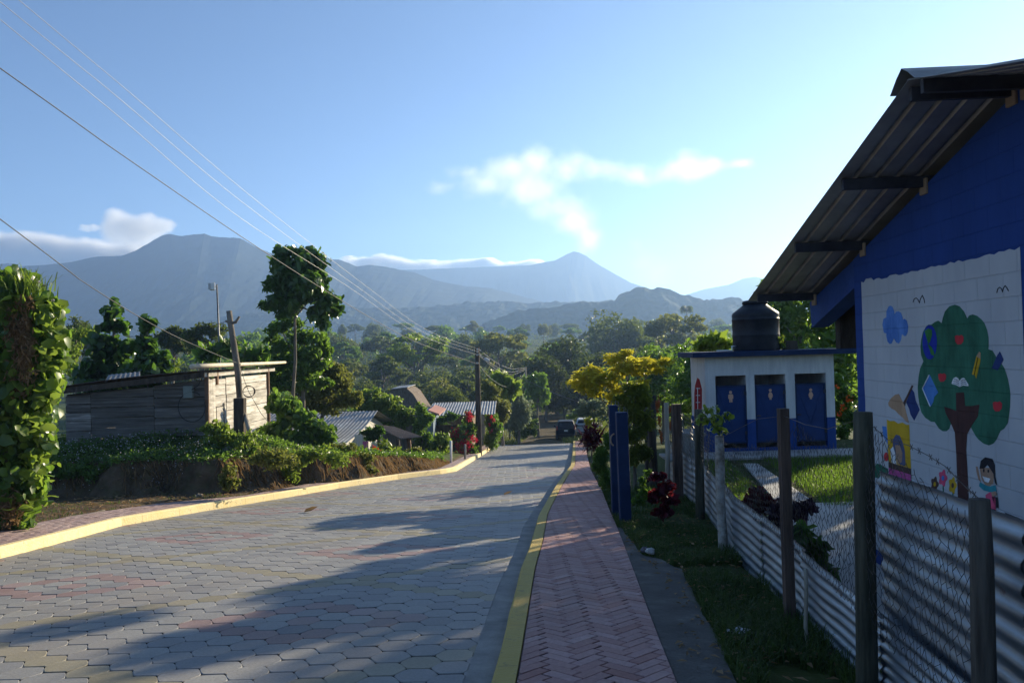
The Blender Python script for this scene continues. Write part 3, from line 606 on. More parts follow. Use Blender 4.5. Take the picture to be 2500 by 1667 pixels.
# trees of the wood that stand out
def stand_out(kind, seed, x, y_top, Y, m, label, hgt, name='forest_tree'):
    p = PD(x, y_top, Y); b = gz(p.x, Y); wood_tree(kind, seed, (p.x, Y, b-.3), (p.z-b)/hgt, gf.uniform(0, 6), m, label, None, name)
stand_out('dense', 5, 1412, 712, 200, LF, 'large spreading dark tree topping the wood left of the water tank', 12.4, 'spreading_tree')
stand_out('layered', 6, 955, 752, 150, LP, 'pale yellow-green rounded tree alone in the wood above the thatched roof', 14, 'pale_tree')
stand_out('layered', 7, 1140, 752, 160, LO, 'olive open-branched tree in the wood straight above the utility pole', 14, 'olive_tree')
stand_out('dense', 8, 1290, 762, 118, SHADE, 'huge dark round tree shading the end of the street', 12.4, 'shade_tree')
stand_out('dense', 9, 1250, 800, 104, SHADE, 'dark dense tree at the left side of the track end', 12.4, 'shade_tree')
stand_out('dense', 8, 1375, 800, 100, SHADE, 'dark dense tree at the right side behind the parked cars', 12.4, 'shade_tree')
stand_out('layered', 7, 1540, 708, 170, LO, 'thin open tree with a half bare crown right of the spreading tree', 14, 'bare_topped_tree')
stand_out('dense', 8, 1855, 738, 62, LM, 'green tree filling the gap between water tank and school eaves', 12.4, 'garden_tree')
# two palms on the skyline
def palm(x, ytop, Y, label, hgt=None):
    p = PD(x, ytop, Y); b = gz(p.x, Y); e = empty('palm_tree', (p.x, Y, b), label, 'palm', 'palms on the skyline of the wood')
    H = p.z-b-1.2; mb = MB(); mb.tube([(p.x, Y, b-.3), (p.x+.2, Y, b+H*.5), (p.x, Y, b+H)], [.3, .2, .18], 7); mb.build('trunk', bark, e, smooth=True)
    k = 900; a = RNG.uniform(0, 6.28, k); el = RNG.uniform(-.5, 1.1, k); t = RNG.uniform(.25, 1, k)
    C = np.stack([np.cos(a)*np.cos(el)*t*2.4, np.sin(a)*np.cos(el)*t*2.4, H+np.sin(el)*t*2.2-t*t*.5], 1); A = np.stack([np.cos(a), np.sin(a), np.sin(el)-t], 1)
    V, Fc, q = leaf_tris(C, A, rnd(k), np.full(k, .9), np.full(k, .16)); link('fronds', np_mesh('fronds', V, Fc, False, {'tint': RNG.random(len(Fc))}), LF, e)
palm(1577, 703, 320, 'fan palm standing out on the skyline beside the half bare tree')
for x, y, Y, rx, ry, lab in ((1262, 905, 112, 40, 26, 'bushy dark thicket left of the far end of the track'), (1330, 905, 108, 40, 26, 'bushy dark thicket right of the far end of the track'), (1298, 915, 125, 40, 20, 'dark thicket closing the far end of the track'), (1390, 920, 95, 46, 26, 'bushy thicket behind the yellow shrub'), (1215, 860, 110, 36, 26, 'bushy thicket above the round tree')):
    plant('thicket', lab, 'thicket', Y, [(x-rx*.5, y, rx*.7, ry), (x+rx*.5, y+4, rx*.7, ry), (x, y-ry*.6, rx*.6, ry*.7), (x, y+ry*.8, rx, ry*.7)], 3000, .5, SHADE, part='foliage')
# undergrowth between the trees: one mass
k = 3000; Yb = 78*np.exp(RNG.random(k)*np.log(560/78)); Xb = Yb/1794*(RNG.uniform(380, 2010, k)-1176); Zb = ground_z(Xb, Yb)
okb = (np.abs(Xb-(1.5+.06*(Yb-60))) > 3.5) | (Yb > 135); Xb, Yb, Zb = Xb[okb], Yb[okb], Zb[okb]
bl = [((x, y, z+.4), (1.0+.012*y, 1.0+.012*y, 1.0+.008*y)) for x, y, z in zip(Xb, Yb, Zb)]
tag(link('undergrowth', crown('undergrowth', bl, 90000, .8, .5, up=.5, rand=.5, lv=.4, tvar=.2), LF), 'dark green undergrowth filling the wood between the trees', 'undergrowth', kind='stuff')
# ================= left of the street =================
zinc = mat('zinc_sheet', (.17, .165, .16), (.38, .39, .39), scale=1.1, rough=.5, metal=.55, bump=.1, c3=(.28, .28, .275))
zinc_old = mat('rusty_zinc', (.09, .075, .065), (.26, .23, .21), scale=2.2, rough=.7, metal=.3, c3=(.16, .10, .06))
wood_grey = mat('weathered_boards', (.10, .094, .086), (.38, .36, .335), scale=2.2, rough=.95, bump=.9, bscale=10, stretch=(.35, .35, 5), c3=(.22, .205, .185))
wood_pale = mat('sunlit_boards', (.30, .27, .23), (.66, .62, .56), scale=2.0, rough=.95, bump=.8, bscale=10, stretch=(.5, .5, 4), c3=(.54, .50, .44), ramp=(.3, .6))  # paler boards for the sunlit walls and fence, sunlight put into the colour
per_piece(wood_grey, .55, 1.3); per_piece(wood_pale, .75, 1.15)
wood_dark = mat('dark_timber', (.035, .028, .022), (.10, .08, .06), scale=6, rough=.95, bump=.8, bscale=18, stretch=(1, 1, .2))
wood_red = mat('brown_timber', (.12, .07, .045), (.24, .15, .10), scale=6, rough=.9, bump=.8, bscale=18, stretch=(1, 1, .2))
bamboo_m = mat('pale_bamboo', (.52, .45, .32), (.68, .60, .46), scale=5, rough=.6)
black = mat('black_cable', (.02, .02, .022), rough=.6); wire_m = mat('grey_wire', (.14, .14, .14), (.24, .24, .23), scale=9, rough=.5, metal=.4)
white_p = mat('white_paint', (.72, .72, .70), (.82, .82, .80), scale=5, rough=.6)
def corrugated(mb, a, b, c, d, waves, amp, thick=0, seg=6, rows=8, sag=0):
    """sheet a-b (top edge) to d-c (bottom edge), ridges running from top to bottom"""
    a, b, c, d = map(Vector, (a, b, c, d)); n = (b-a).cross(d-a).normalized(); N = waves*seg+1; V = []
    for r in range(rows+1):
        v = r/rows
        for i in range(N):
            u = i/(N-1); p = a.lerp(b, u).lerp(d.lerp(c, u), v)
            V.append(p+n*amp*math.sin(2*math.pi*waves*u)-Vector((0, 0, sag*4*v*(1-v))))
    mb.raw(V, [(r*N+i, r*N+i+1, (r+1)*N+i+1, (r+1)*N+i) for r in range(rows) for i in range(N-1)])
    return mb
# --- weathered board shack on the bank ---
sh = PD(475, 1000, 22); SX = sh.x; SY = 22.0; base_z = gz(SX-.5, SY-.3)-.25
shack = empty('board_shack', (SX, SY, base_z), 'weathered grey board shack with a sloping tin roof on the left bank', 'shack')
zc = PD(475, 852, 22).z; zl = PD(150, 890, 22).z; LXs = PD(150, 900, 22).x
def boards(p0, p1, z0, ztop, m, name, horiz=True, hgt=.27, nrm=(0, -1, 0), breaks=()):
    mb = MB(); p0 = Vector(p0); p1 = Vector(p1); d = (p1-p0); Ln = d.length; u = d/Ln; nr = Vector(nrm)
    cuts = [0]+[b*Ln for b in breaks]+[Ln]
    for i in range(len(cuts)-1):
        z = z0; 
        while True:
            h = hgt*random.uniform(.85, 1.15); s0, s1 = cuts[i]+.006, cuts[i+1]-.006
            t0 = ztop(s0/Ln); t1 = ztop(s1/Ln)
            if z > max(t0, t1): break
            a0, a1 = min(z+h-.018, t0), min(z+h-.018, t1); zz = z+random.uniform(-.008, .008)
            if min(a0, a1) > zz+.02:
                o = nr*random.uniform(0, .018); q = [(s0, zz), (s1, zz+random.uniform(-.012, .012)), (s1, a1), (s0, a0)]
                f = [p0+u*s+Vector((0, 0, k-p0.z))+o for s, k in q]; mb.hexa([p-nr*.03 for p in f], f)
            z += h
    return mb.build(name, m, shack)
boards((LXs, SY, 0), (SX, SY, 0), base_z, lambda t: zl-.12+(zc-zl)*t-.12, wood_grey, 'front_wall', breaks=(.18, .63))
z_side = PD(520, 868, 23).z
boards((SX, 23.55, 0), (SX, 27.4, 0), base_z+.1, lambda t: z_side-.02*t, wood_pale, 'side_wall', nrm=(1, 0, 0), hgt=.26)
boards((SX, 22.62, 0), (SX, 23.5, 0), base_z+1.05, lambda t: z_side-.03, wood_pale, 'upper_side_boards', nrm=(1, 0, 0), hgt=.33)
mb = MB()
for k in range(3): mb.box((SX+.02, 22.13+k*.2, (base_z+z_side)/2), (.035, .185, z_side-base_z+random.uniform(-.05, .05)))
mb.build('vertical_boards', wood_pale, shack)
mb = MB(); mb.box((SX+.015, 22.95, base_z+.5), (.035, .5, 1.05)); mb.box((SX+.03, 23.32, base_z+.55), (.05, .12, 1.15)); mb.build('door', wood_pale, shack)
for y_, z_, h_ in ((SY, (base_z+zc)/2-.05, zc-base_z), (27.5, (base_z+zc)/2, zc-base_z), (22.75, zc-.22, .4)): MB().box((SX+.03, y_, z_), (.09, .09, h_)).build('corner_post', wood_red, shack)
mb = MB(); mb.beam((SX+.04, 21.8, zc-.1), (SX+.04, 28.2, zc-.1), .06, .12); mb.build('roof_beam', wood_pale, shack)
mb = MB(); mb.box((SX-2.2, 27.6, (base_z+zc)/2-.3), (4.4, .05, zc-base_z-.6)); mb.box((LXs, 24.8, (base_z+zl)/2-.1), (.05, 5.4, zl-base_z-.2)); mb.build('back_walls', wood_grey, shack)
mb = MB(); corrugated(mb, (SX+.25, 21.62, zc+.02), (SX+.25, 28.3, zc+.02), (LXs-.35, 28.3, zl-.02), (LXs-.35, 21.62, zl-.02), 60, .014, rows=6, sag=-.06); mb.build('roof', zinc_old, shack, smooth=True)
mb = MB(); mb.hexa([(LXs-.3, 21.66, zl-.20), (SX+.1, 21.66, zc-.17), (SX+.1, 21.69, zc-.17), (LXs-.3, 21.69, zl-.20)], [(LXs-.3, 21.66, zl-.04), (SX+.1, 21.66, zc-.015), (SX+.1, 21.69, zc-.015), (LXs-.3, 21.69, zl-.04)]); mb.build('fascia_board', wood_dark, shack)
mb = MB(); corrugated(mb, PD(250, 868, 23)+Vector((0, 0, .1)), PD(322, 861, 23.3)+Vector((0, 0, .1)), PD(322, 868, 22), PD(240, 876, 22), 7, .012, rows=2); mb.build('loose_roof_sheet', zinc, shack, smooth=True)
pts = [PD(440, 842, 21.5), PD(500, 839, 23.2), PD(580, 836, 25.7), PD(655, 832, 28.7)]; mb = MB(); mb.tube(pts, [.075, .07, .06, .045], 10)
mb.build('bamboo_pole', bamboo_m, shack, smooth=True)
mb = MB(); q = PD(432, 900, 21.9); mb.box((q.x, 21.93, q.z), (.26, .12, .34)); mb.build('meter_box', mat('grey_green_metal', (.20, .24, .22), rough=.6), shack, bevel=.01)
mb = MB(); c0 = Vector((q.x+.1, 21.88, q.z-.42)); mb.tube([c0+Vector((math.cos(a)*.38, 0, math.sin(a)*.42)) for a in np.linspace(.9, 6.6, 24)], .012, 5)
mb.tube([PD(470, 857, 21.9), PD(455, 885, 21.85), PD(440, 895, 21.85)], .012, 5); mb.build('cable_loop', black, shack)

# --- crooked log post with its stub, mast, poles ---
lb = PD(553, 1000, 22.6); lb.z = gz(lb.x, lb.y)
logp = empty('log_post', lb, 'thin crooked bark-covered log used as a wire post before the shack', 'post')
mb = MB(); mb.tube([lb-Vector((0, 0, .3)), PD(551, 915, 22.6), PD(546, 850, 22.6), PD(537, 790, 22.6), PD(530, 745, 22.6), PD(526, 714, 22.6)], [.09, .09, .09, .088, .085, .08], 10, jit=.06)
mb.build('log', bark, logp, smooth=True)
mb = MB(); mb.tube([PD(531, 742, 22.6), PD(541, 740, 22.5), PD(550, 727, 22.5)], [.05, .045, .03], 7); mb.tube([PD(530, 742, 22.6), PD(518, 737, 22.6)], [.045, .03], 7); mb.build('fork', bark, logp, smooth=True)
mb = MB(); cc = PD(571, 899, 22.5)
for k in range(3): mb.tube([cc+Vector((math.cos(a)*(.16+.01*k), .02*k, math.sin(a)*(.17-.01*k))) for a in np.linspace(0, 6.3, 22)], .008, 5)
mb.tube([PD(550, 835, 22.5), PD(560, 870, 22.4), PD(571, 899, 22.4), PD(600, 950, 22.4), PD(622, 975, 22.5)], .008, 5); mb.tube([PD(535, 770, 22.5), PD(565, 800, 22.4), PD(552, 838, 22.45)], .008, 5)
mb.build('wire_coil', black, logp)
sb_ = PD(551, 1000, 22.2); sb_.z = gz(sb_.x, sb_.y); stub = empty('stub_post', sb_, 'thick dark squared timber stub bracing the crooked log post', 'post')
mb = MB(); tp = PD(551, 914, 22.2); mb.beam(sb_-Vector((0, 0, .3)), tp, .29, .26, up=(0, 1, 0)); mb.build('timber', wood_dark, stub, bevel=.015)
st = PD(575, 1000, 22); st.z = gz(st.x, st.y); mb = MB(); mb.tube([PD(562, 950, 22.2), PD(590, 1055, 21.6)], [.06, .07], 8, jit=.1); o = mb.build('leaning_stake', pale_bark, smooth=True, org=st); tag(o, 'pale leaning stake propped below the crooked log post', 'stake')
mp = PD(506, 832, 33); mp.z = gz(mp.x, mp.y); mast = empty('antenna_mast', mp, 'slender steel mast with a white antenna box behind the shack', 'antenna mast')
mb = MB(); mb.tube([mp, PD(505, 832, 33), PD(498, 653, 33)], [.045, .045, .035], 8); mb.tube([PD(499, 660, 33), PD(490, 658, 32.9)], .02, 6); mb.build('mast', wire_m, mast, smooth=True)
mb = MB(); q = PD(488, 658, 32.9); mb.box(q, (.20, .26, .32), Matrix.Rotation(.4, 3, 'Z')); mb.build('antenna_box', white_p, mast, bevel=.03)
mb = MB(); mb.box(q+Vector((-.11, -.1, 0)), (.05, .22, .26), Matrix.Rotation(.4, 3, 'Z')); mb.build('antenna_cover', mat('grey_plastic', (.42, .43, .44), rough=.5), mast, bevel=.01)
up = GD(1100, 1040, .15); up.z = road_z(up.y)+.1
pole = empty('utility_pole', up, 'tall dark utility pole carrying the wires at the left kerb', 'utility pole')
T = PD(1096, 797, up.y); mb = MB(); mb.tube([up-Vector((0, 0, .4)), up.lerp(T, .5), T], [.17, .145, .12], 12); mb.build('pole', wood_dark, pole, smooth=True)
mb = MB()
for y in (802, 808, 815, 834): q = PD(1096.5, y, up.y-.13); mb.lathe((q.x, q.y, q.z-.05), [(.03, 0), (.055, .02), (.04, .05), (.055, .08), (.03, .1)], 10)
mb.build('insulators', mat('white_glaze', (.6, .6, .58), rough=.3), pole, smooth=True)
mb = MB(); mb.beam(PD(1097, 812, up.y-.1), PD(1116, 825, up.y-.9), .05, .05); mb.build('lamp_arm', wire_m, pole)
q = PD(1118, 826, up.y-1); mb = MB(); mb.box(q, (.28, .42, .16), Matrix.Rotation(.5, 3, 'Y')); mb.build('lamp_head', mat('lamp_shell', (.5, .52, .55), rough=.4), pole, bevel=.04)
# --- overhead wires ---
def wire(pts, plan, label, ext_Y=None, r=.0042, group=None, m=None, name='power_line'):
    (x0, y0), (x1, y1) = plan; b_ = (x1-x0)/(y1-y0); a_ = x0-b_*y0; Q = []
    for px_, py_ in pts:
        d = ray(px_, py_); xr = d.x/d.y; Y = a_/(xr-b_); Q.append(d*(Y/d.y))
    if ext_Y is not None:
        d = Q[0]-Q[1]; t = (ext_Y-Q[0].y)/d.y; Q = [Q[0]+d*t]+Q
    # smooth curve through the points
    R = []
    for i in range(len(Q)-1):
        p0 = Q[max(i-1, 0)]; p1 = Q[i]; p2 = Q[i+1]; p3 = Q[min(i+2, len(Q)-1)]
        for k in range(8):
            t = k/8; R.append(.5*((2*p1)+(p2-p0)*t+(2*p0-5*p1+4*p2-p3)*t*t+(3*p1-p0-3*p2+p3)*t**3))
    R.append(Q[-1]); mb = MB(); mb.tube(R, r, 5)
    o = mb.build(name, m or wire_m, org=R[0]); return tag(o, label, 'power line', group)
pl = ((T.x, up.y), (-8, -3))
wire([(45, 0), (319, 228.5), (611, 478), (895.5, 700), (1043, 806), (1164, 851)], pl, 'uppermost of the overhead wires running from top left to the pole', -3)
wire([(0, 5), (292, 242), (585, 489), (872, 700), (1036, 812), (1165, 858)], pl, 'second overhead wire from the top, close under the uppermost one', -3)
wire([(0, 48), (292, 287), (585, 531), (850, 700), (1029, 819), (1166, 866)], pl, 'third overhead wire from the top running to the pole', -3)
wire([(0, 167), (319, 393), (664, 627), (900, 773), (1029, 840), (1165, 888)], pl, 'lowest thick dark overhead wire of the four reaching the pole', -3, r=.008, m=black)
wire([(0, 535), (223, 701), (414, 814), (578, 886)], ((PD(548, 835, 22.5).x, 22.5), (-8.2, -3)), 'single dark wire coming in low from the left to the log post', -3, r=.009, m=black)
wire([(315, 822), (420, 815), (495, 800), (550, 786)], ((PD(518, 738, 22.6).x, 22.6), (-13, 17)), 'thin black wire from the log fork into the left bushes', None, r=.008, m=black)
pr = ((T.x, up.y), (3.6, 27))
wire([(1168, 852), (1256, 913), (1315, 942), (1370, 966), (1412, 980)], pr, 'bright wire slanting from the pole down right to the yellow shrub', r=.010)
pc = PD(1207, 845, 76); pz = ((T.x, up.y), (pc.x, 76))
wire([(1168, 851), (1210, 884), (1250, 900), (1284, 897)], pz, 'upper sagging wire between the pole and the thin far post', r=.010)
wire([(1168, 862), (1210, 894), (1248, 908), (1284, 899)], pz, 'middle sagging wire between the pole and the thin far post', r=.010)
wire([(1170, 868), (1215, 903), (1252, 914), (1284, 901)], pz, 'lower sagging wire between the pole and the thin far post', r=.010)
wire([(1171, 893), (1200, 925), (1235, 944), (1262, 935), (1282, 908)], pz, 'deep hanging loop of wire under the sagging lines', r=.010)
wire([(1164, 864), (1131, 896), (1090, 938), (1050, 980)], ((T.x, up.y), (PD(988, 922, 44).x, 44)), 'house wire dropping left from the pole to the thatched hut', r=.010)
q = PD(1208, 960, 76); q.z = gz(q.x, 76); mb = MB(); mb.tube([q-Vector((0, 0, .3)), PD(1207.5, 843, 76)], [.1, .07], 8); tag(mb.build('wire_post', pale_bark, smooth=True, org=q), 'thin pale far post where the sagging wires end', 'post')

# --- houses down the slope ---
plaster = mat('pale_plaster', (.45, .43, .38), (.58, .56, .50), scale=3, rough=.9); plank = mat('brown_planks', (.13, .09, .06), (.26, .19, .13), scale=3, rough=.9, stretch=(4, 4, .4), bump=.5)
r0 = PD(868, 943, 36); r1 = Vector((-13.5, 36, r0.z)); ev = PD(790, 1018, 29); gzz = gz(-7, 33)-.2
h = empty('tin_roof_house', (-9, 34, gzz), 'low house with a sagging shiny corrugated tin roof below the bank', 'house')
mb = MB(); corrugated(mb, (r1.x, 36, r0.z), (r0.x, 36, r0.z), (r0.x, 29, ev.z), (r1.x, 29, ev.z), 46, .022, rows=10, sag=.13); corrugated(mb, (r0.x, 36.02, r0.z), (r1.x, 36.02, r0.z), (r1.x, 41, r0.z-.95), (r0.x, 41, r0.z-.95), 40, .022, rows=4); mb.build('roof', zinc, h, smooth=True)
mb = MB(); gx = r0.x-.55; mb.prism([(gx, 29.9, gzz), (gx, 40.3, gzz), (gx, 40.3, r0.z-.95), (gx, 36, r0.z-.08), (gx, 33, r0.z-.50), (gx, 29.9, ev.z-.06)], (-.1, 0, 0)); mb.build('gable_wall', plaster, h)
mb = MB(); mb.box(((gx+r1.x)/2-.1, 30, (gzz+ev.z)/2-.1), (abs(gx-r1.x)-.2, .08, ev.z-gzz-.25)); mb.build('front_wall', plank, h)
a, b, c, d = PD(857, 974, 35), PD(920, 1007.5, 30.5), PD(970, 1003, 33), PD(905, 980, 37.5)
l = empty('lean_to', (a.x+1, 32, gz(-4.6, 32)), 'dark lean-to porch roof on posts beside the tin-roofed house', 'lean-to')
mb = MB(); corrugated(mb, a, d, c, b, 16, .02, rows=4); mb.build('roof', zinc_old, l, smooth=True)
for s_, e_, m_, n_ in ((PD(938.5, 1007, 32), 1150, wood_red, 'brown_post'), (PD(913, 1008, 30.6), 1140, wood_dark, 'post'), (PD(870, 1000, 30.4), 1120, wood_dark, 'post')):
    mb = MB(); mb.tube([s_, (s_.x+.1, s_.y-.2, gz(s_.x, s_.y)-.1)], [.085, .07], 8); mb.build(n_, m_, l, smooth=True)
q = PD(831, 1018, 29.6); mb = MB(); N = 9
cl = empty('laundry', (q.x, q.y, q.z-.3), 'small hanging laundry in white, pink and blue under the tin eaves', 'laundry')
for k, (dx, dz, w_, h_, c_) in enumerate(((-.12, .12, .30, .42, (.75, .74, .70)), (.12, -.10, .24, .34, (.75, .22, .42)), (-.06, -.48, .30, .38, (.35, .52, .72)))):
    mb = MB(); V = [(q.x+dx+w_*(i/8-.5), q.y+.03*math.sin(i*1.9)+.03*k, q.z+dz+h_*(j/4-.5)) for j in range(5) for i in range(9)]
    mb.raw(V, [(j*9+i, j*9+i+1, (j+1)*9+i+1, (j+1)*9+i) for j in range(4) for i in range(8)]); mb.build('cloth', mat('laundry_%d' % k, c_, rough=.9), cl, smooth=True)
# thatched hut
Yh = 52; q = PD(928, 900, Yh); gzh = gz(q.x, Yh); th = empty('thatched_hut', (q.x, Yh, gzh), 'hut with a steep grey palm-thatch roof and metal ridge cap', 'hut')
thatch = mat('grey_thatch', (.11, .085, .065), (.26, .21, .17), scale=9, rough=1, bump=1, bscale=30, stretch=(3, 3, .6))
zt = PD(928, 890, Yh).z; ze = PD(960, 955, Yh).z-.3; mb = MB(); V = []; prof = [(-2.0, 0), (-1.75, .30), (-1.35, .62), (-.95, .86), (-.55, 1.0), (.45, 1.0), (.8, .86), (1.15, .62), (1.6, .32), (2.1, 0)]
for j in range(9):
    for x, t in prof: V.append((q.x+x+random.uniform(-.04, .04), Yh-1.8+j*.5, ze+(zt-ze)*t+random.uniform(-.04, .04)))
n = len(prof); mb.raw(V, [(j*n+i, j*n+i+1, (j+1)*n+i+1, (j+1)*n+i) for j in range(8) for i in range(n-1)]+[tuple(range(n)), tuple(8*n+i for i in range(n))[::-1]]); mb.build('thatch_roof', thatch, th)
mb = MB(); mb.hexa([(q.x-.62, Yh-1.9, zt-.02), (q.x+.5, Yh-1.9, zt+.06), (q.x+.5, Yh+2.3, zt+.06), (q.x-.62, Yh+2.3, zt-.02)], [(q.x-.6, Yh-1.9, zt+.03), (q.x+.5, Yh-1.9, zt+.11), (q.x+.5, Yh+2.3, zt+.11), (q.x-.6, Yh+2.3, zt+.03)]); mb.build('ridge_cap', zinc, th)
mb = MB(); mb.box((q.x, Yh+.1, (gzh+ze)/2), (3.2, 3.4, ze-gzh+.1)); mb.build('walls', plank, th)
# long zinc roof behind the red shrub
a, b = P(1058, 983, 50), P(1212, 979, 50); zr = (a.z+b.z)/2; ze = P(1130, 1012, 45.5).z; gq = gz(-3, 48); h = empty('long_zinc_house', ((a.x+b.x)/2, 48, gq), 'long low house with a bright ribbed zinc roof behind the red-flowered shrub', 'house')
mb = MB(); corrugated(mb, (a.x, 50, zr), (b.x, 50, zr), (b.x, 45.3, ze), (a.x, 45.3, ze), 24, .03, rows=3); corrugated(mb, (b.x, 50.02, zr), (a.x, 50.02, zr), (a.x, 54.5, ze), (b.x, 54.5, ze), 24, .03, rows=3); mb.build('roof', zinc, h, smooth=True)
mb = MB(); mb.box(((a.x+b.x)/2-.6, 49.8, (gq+ze)/2-.06), (b.x-a.x-1.7, 8, ze-gq-.1)); mb.build('walls', plank, h)
# small house with a red soffit
Yh = 41.5; a = P(1000, 1015, Yh); b = P(1045, 1003, Yh); c = P(1072, 1010, Yh); gq = gz(b.x, Yh+1); h = empty('red_soffit_house', (b.x, Yh+1.5, gq), 'small blue-grey roofed house with a reddish gable soffit', 'house')
mb = MB(); corrugated(mb, b, b+Vector((0, 4, 0)), a+Vector((0, 4, 0)), a, 14, .02, rows=2); mb.build('roof', zinc, h, smooth=True)
mb = MB(); mb.hexa([b+Vector((0, 0, -.02)), c+Vector((0, 0, -.1)), c+Vector((0, 4, -.1)), b+Vector((0, 4, -.02))], [b+Vector((0, 0, .05)), c+Vector((0, 0, 0)), c+Vector((0, 4, 0)), b+Vector((0, 4, .05))]); mb.build('soffit', mat('red_soffit', (.35, .17, .14), rough=.8), h)
mb = MB(); mb.box(((a.x+c.x)/2, Yh+2, (gq+a.z)/2-.1), (c.x-a.x-.7, 3.6, a.z-gq-.1)); mb.build('walls', mat('blue_plaster', (.16, .22, .28), rough=.9), h)
# dark board wall under the long roof, board fence along the street
mb = MB(); a = P(1060, 1040, 43); b = P(1140, 1040, 43)
tag(MB().box(((a.x+b.x)/2, 43, gz(-3.2, 43)+.7), (b.x-a.x, .06, 1.5)).build('garden_wall', wood_dark, org=(a.x, 43, gz(-3.2, 43))), 'dark low board wall behind the red shrub and below the zinc roof', 'wall')
p0 = GD(1142, 1006, .3); p1 = PD(1180, 965, 70); fe = empty('board_fence', (p0.x, p0.y, gz(p0.x, p0.y)), 'sunlit pale board fence at the far left end of the street', 'fence')
mb = MB(); Lf = (Vector((p1.x, p1.y))-Vector((p0.x, p0.y))).length; nb_ = int(Lf/.3)
for k in range(nb_):
    t = k/nb_; x = p0.x+(p1.x-p0.x)*t; y = p0.y+(p1.y-p0.y)*t; g = gz(x, y); mb.box((x, y, g+.65+random.uniform(-.06, .06)), (.035, .27, 1.35))
mb.build('boards', wood_pale, fe); mb = MB()
for k in range(0, nb_+1, 8):
    t = k/nb_; x = p0.x+(p1.x-p0.x)*t-.08; y = p0.y+(p1.y-p0.y)*t; mb.box((x, y, gz(x, y)+.7), (.1, .1, 1.6))
mb.build('posts', wood_dark, fe)
def straight_post(x, y0, y1, off, r, m, label, name, cat='post', sq=False):
    g = GD(x, y1, off); t = PD(x, y0, g.y); mb = MB()
    (mb.beam(g-Vector((0, 0, .2)), t, 2*r, 2*r, up=(0, 1, 0)) if sq else mb.tube([g-Vector((0, 0, .2)), t], r, 9)); return tag(mb.build(name, m, smooth=not sq, org=g), label, cat)
straight_post(1110, 948, 1021, .15, .13, conc, 'grey concrete post standing just right of the utility pole', 'concrete_post', sq=True)
straight_post(1035.5, 1012, 1062, .15, .05, white_p, 'white pipe post left of the red-flowered shrub', 'pipe_post')
straight_post(1068, 1020, 1054, .15, .05, conc, 'short grey post in front of the red-flowered shrub', 'short_post')

# ---------------- plants on the left ----------------
# old stump wrapped in climbing vines at the left edge of the photo
vb = PD(10, 1215, 13.2); vb.z = gz(vb.x, vb.y)
v = plant('vine_covered_stump', 'tall stump wrapped in big-leaved climbing vines at the far left', 'vine', 13.2, [(30, 655, 50, 34), (100, 715, 40, 40), (118, 770, 34, 40), (122, 830, 30, 40), (112, 890, 26, 40), (70, 950, 46, 44), (92, 1010, 30, 36), (40, 1060, 50, 50), (70, 1130, 28, 40), (50, 1190, 22, 34), (8, 740, 26, 40), (-30, 830, 50, 80), (-40, 960, 60, 80), (-40, 1100, 60, 70), (10, 880, 28, 46), (20, 1000, 40, 50), (-50, 700, 60, 60), (40, 800, 40, 60), (30, 740, 40, 40), (60, 900, 50, 50), (50, 1000, 50, 60), (60, 1100, 40, 50), (10, 1160, 40, 50)], 5200, .16, LM, W=.13, big=True, base=vb, depth=1.1, up=.1, rand=.5, hang=.9, part='vine_leaves', shell=(.5, 1.25), frag=0, lv=.62, tvar=.3)
vy = [((PD(x, y, 12.9)-vb), (rx*13/1794, rx*11/1794, ry*13/1794)) for x, y, rx, ry in ((110, 730, 30, 40), (125, 800, 26, 50), (118, 880, 24, 50), (80, 960, 50, 50), (95, 1040, 30, 50), (60, 1130, 40, 60), (20, 700, 40, 30), (0, 900, 50, 80))]
link('young_leaves', crown('young_leaves', [(tuple(c), r) for c, r in vy], 420, .17, .14, big=True, up=.1, rand=.6, hang=.9, shell=(.6, 1.4), lv=.6), LP, v)
mb = MB(); t0 = PD(15, 690, 13.4); mb.tube([vb+Vector((-.1, .1, -.2)), vb.lerp(t0, .4)+Vector((.05, 0, 0)), vb.lerp(t0, .75), t0], [.28, .24, .22, .2], 12, jit=.12); mb.build('stump', bark, v, smooth=True)
vl = [((PD(x, y, 12.85)-vb), (rx*13/1794, .1, ry*13/1794)) for x, y, rx, ry in ((40, 770, 28, 60), (58, 830, 24, 60), (35, 880, 22, 50), (62, 760, 14, 60), (20, 1165, 34, 40), (60, 700, 20, 16))]
link('dry_vines', crown('dry_vines', [(tuple(c), r) for c, r in vl], 1700, .13, .03, up=0, rand=.8, hang=1.8, shell=(.1, 1.3)), DRY, v)
k = 190; c = PD(45, 672, 13.1); P0 = np.array(c-vb)+np.stack([RNG.normal(.05, .2, k), RNG.normal(0, .14, k), RNG.normal(-.05, .05, k)], 1); link('grass_tuft', blades(P0, RNG.uniform(.25, .6, k), np.full(k, .022), RNG.uniform(.2, .95, k), 'grass_tuft'), LP, v)
mb = MB(); fl = []
for x, y in ((102, 655), (118, 652), (115, 668), (122, 690), (132, 712), (90, 648), (70, 645)):
    e_ = PD(x, y, 13.1)-vb; s_ = PD(62, 690, 13.1)-vb; mb.tube([vb+s_, vb+s_.lerp(e_, .6)+Vector((0, 0, .06)), vb+e_], .004, 4); fl.append((tuple(e_), (.025, .025, .025)))
mb.build('flower_stalks', GRASS, v); link('flower_heads', crown('flower_heads', fl, 90, .03, .02), WHT, v)
